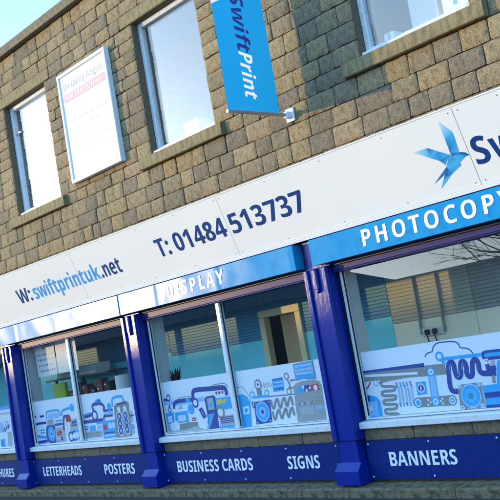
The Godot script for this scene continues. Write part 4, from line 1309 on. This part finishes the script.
func far_side() -> void:
	far_house("terrace_house", "long low dark stone terrace across the street with slate roof", -75.0, -26.6, 20.0, 3.3, 2.05)
	far_house("shed", "low dark roofed shed across the street beside the terrace", -36.0, 14.0, 30.0, 2.4, 1.6)
	var t := thing("bare_tree", "leafless street tree with spreading branches across the road", "tree")
	var tr := st_new()
	var cr := st_new()
	var root := Vector3(-9.2, 0.0, 12.2)
	rng.seed = 4242
	tube(tr, root, root + Vector3(0.05, 1.0, 0), 0.16, 0.13, 10)
	tube(tr, root + Vector3(0.05, 1.0, 0), root + Vector3(-0.05, 2.1, 0.05), 0.13, 0.11, 10)
	part("trunk", tr, mats["bark"], t)
	for k in 7:
		var a := TAU * k / 7.0 + rng.randf_range(-0.3, 0.3)
		branch(cr, root + Vector3(-0.05, 1.7 + 0.06 * k, 0.05), Vector3(cos(a), rng.randf_range(0.35, 0.9), sin(a)).normalized(), 1.5, 0.06, 5)
	branch(cr, root + Vector3(-0.05, 2.1, 0.05), Vector3(-0.5, 0.8, 0.1).normalized(), 1.6, 0.08, 5)
	branch(cr, root + Vector3(-0.05, 2.1, 0.05), Vector3(-0.9, 0.5, -0.1).normalized(), 1.6, 0.08, 5)
	for k in 4:
		branch(cr, root + Vector3(-0.05, 1.8 + 0.15 * k, 0.05), Vector3(-0.8, 0.25 + 0.2 * k, rng.randf_range(-0.5, 0.5)).normalized(), 1.8, 0.06, 5)
	part("crown", cr, mats["bark"], t)

func branch(st: SurfaceTool, a: Vector3, d: Vector3, l: float, r: float, depth: int) -> void:
	var b := a + d * l * 0.5
	var d2 := (d + Vector3(rng.randf_range(-0.2, 0.2), rng.randf_range(-0.12, 0.2), rng.randf_range(-0.2, 0.2))).normalized()
	var c := b + d2 * l * 0.5
	tube(st, a, b, r, r * 0.82, 5)
	tube(st, b, c, r * 0.82, r * 0.64, 5)
	if depth == 0:
		return
	for k in 3:
		var nd := (d2 + Vector3(rng.randf_range(-0.8, 0.8), rng.randf_range(-0.35, 0.6), rng.randf_range(-0.8, 0.8))).normalized()
		branch(st, [c, c, b][k], nd, l * rng.randf_range(0.6, 0.8), r * [0.62, 0.55, 0.5][k], depth - 1)

# ------------------------------------------------------------------ scene
func _ready() -> void:
	rng.seed = 20240
	var cam := Camera3D.new()
	cam.name = "camera"
	cam_basis = Basis.from_euler(Vector3(deg_to_rad(6.24), deg_to_rad(47.0), deg_to_rad(-9.83)))
	cam.transform = Transform3D(cam_basis, EYE)
	cam.fov = rad_to_deg(2.0 * atan(0.5 / FOCAL))
	cam.near = 0.05
	cam.far = 500.0
	add_child(cam)
	cam.current = true
	var env := Environment.new()
	env.background_mode = Environment.BG_SKY
	var sky := Sky.new()
	var pan := PanoramaSkyMaterial.new()
	pan.panorama = ImageTexture.create_from_image(sky_image())
	sky.sky_material = pan
	env.sky = sky
	env.background_energy_multiplier = 1.0
	env.tonemap_mode = Environment.TONE_MAPPER_LINEAR
	env.tonemap_exposure = 1.85
	env.sdfgi_enabled = true
	env.ssao_enabled = true
	env.ssil_enabled = true
	var we := WorldEnvironment.new()
	we.name = "environment"
	we.environment = env
	add_child(we)
	var sun := DirectionalLight3D.new()
	sun.name = "sun"
	sun.light_color = Color(1.0, 0.84, 0.56)
	sun.light_energy = 0.62
	sun.light_angular_distance = 0.5
	sun.shadow_enabled = true
	var az := deg_to_rad(SUN_FROM_NORMAL)
	var el := deg_to_rad(SUN_HEIGHT)
	var to_sun := Vector3(-sin(az) * cos(el), sin(el), cos(az) * cos(el))
	sun.transform = Transform3D(Basis.looking_at(-to_sun), Vector3(0, 8, 0))
	add_child(sun)

	make_materials()
	street()
	building = thing("stone_building", "two storey coursed sandstone building with blue pilastered print shop front", "building")
	build_masonry()
	upper_window(OPENINGS[0], true)
	upper_window(OPENINGS[1], false)
	upper_window(OPENINGS[2], false)
	shopfront()
	rooms()
	far_side()
	fascia_sign()
	name_boards()
	banner()
	notice_board()
	films()
	clutter()
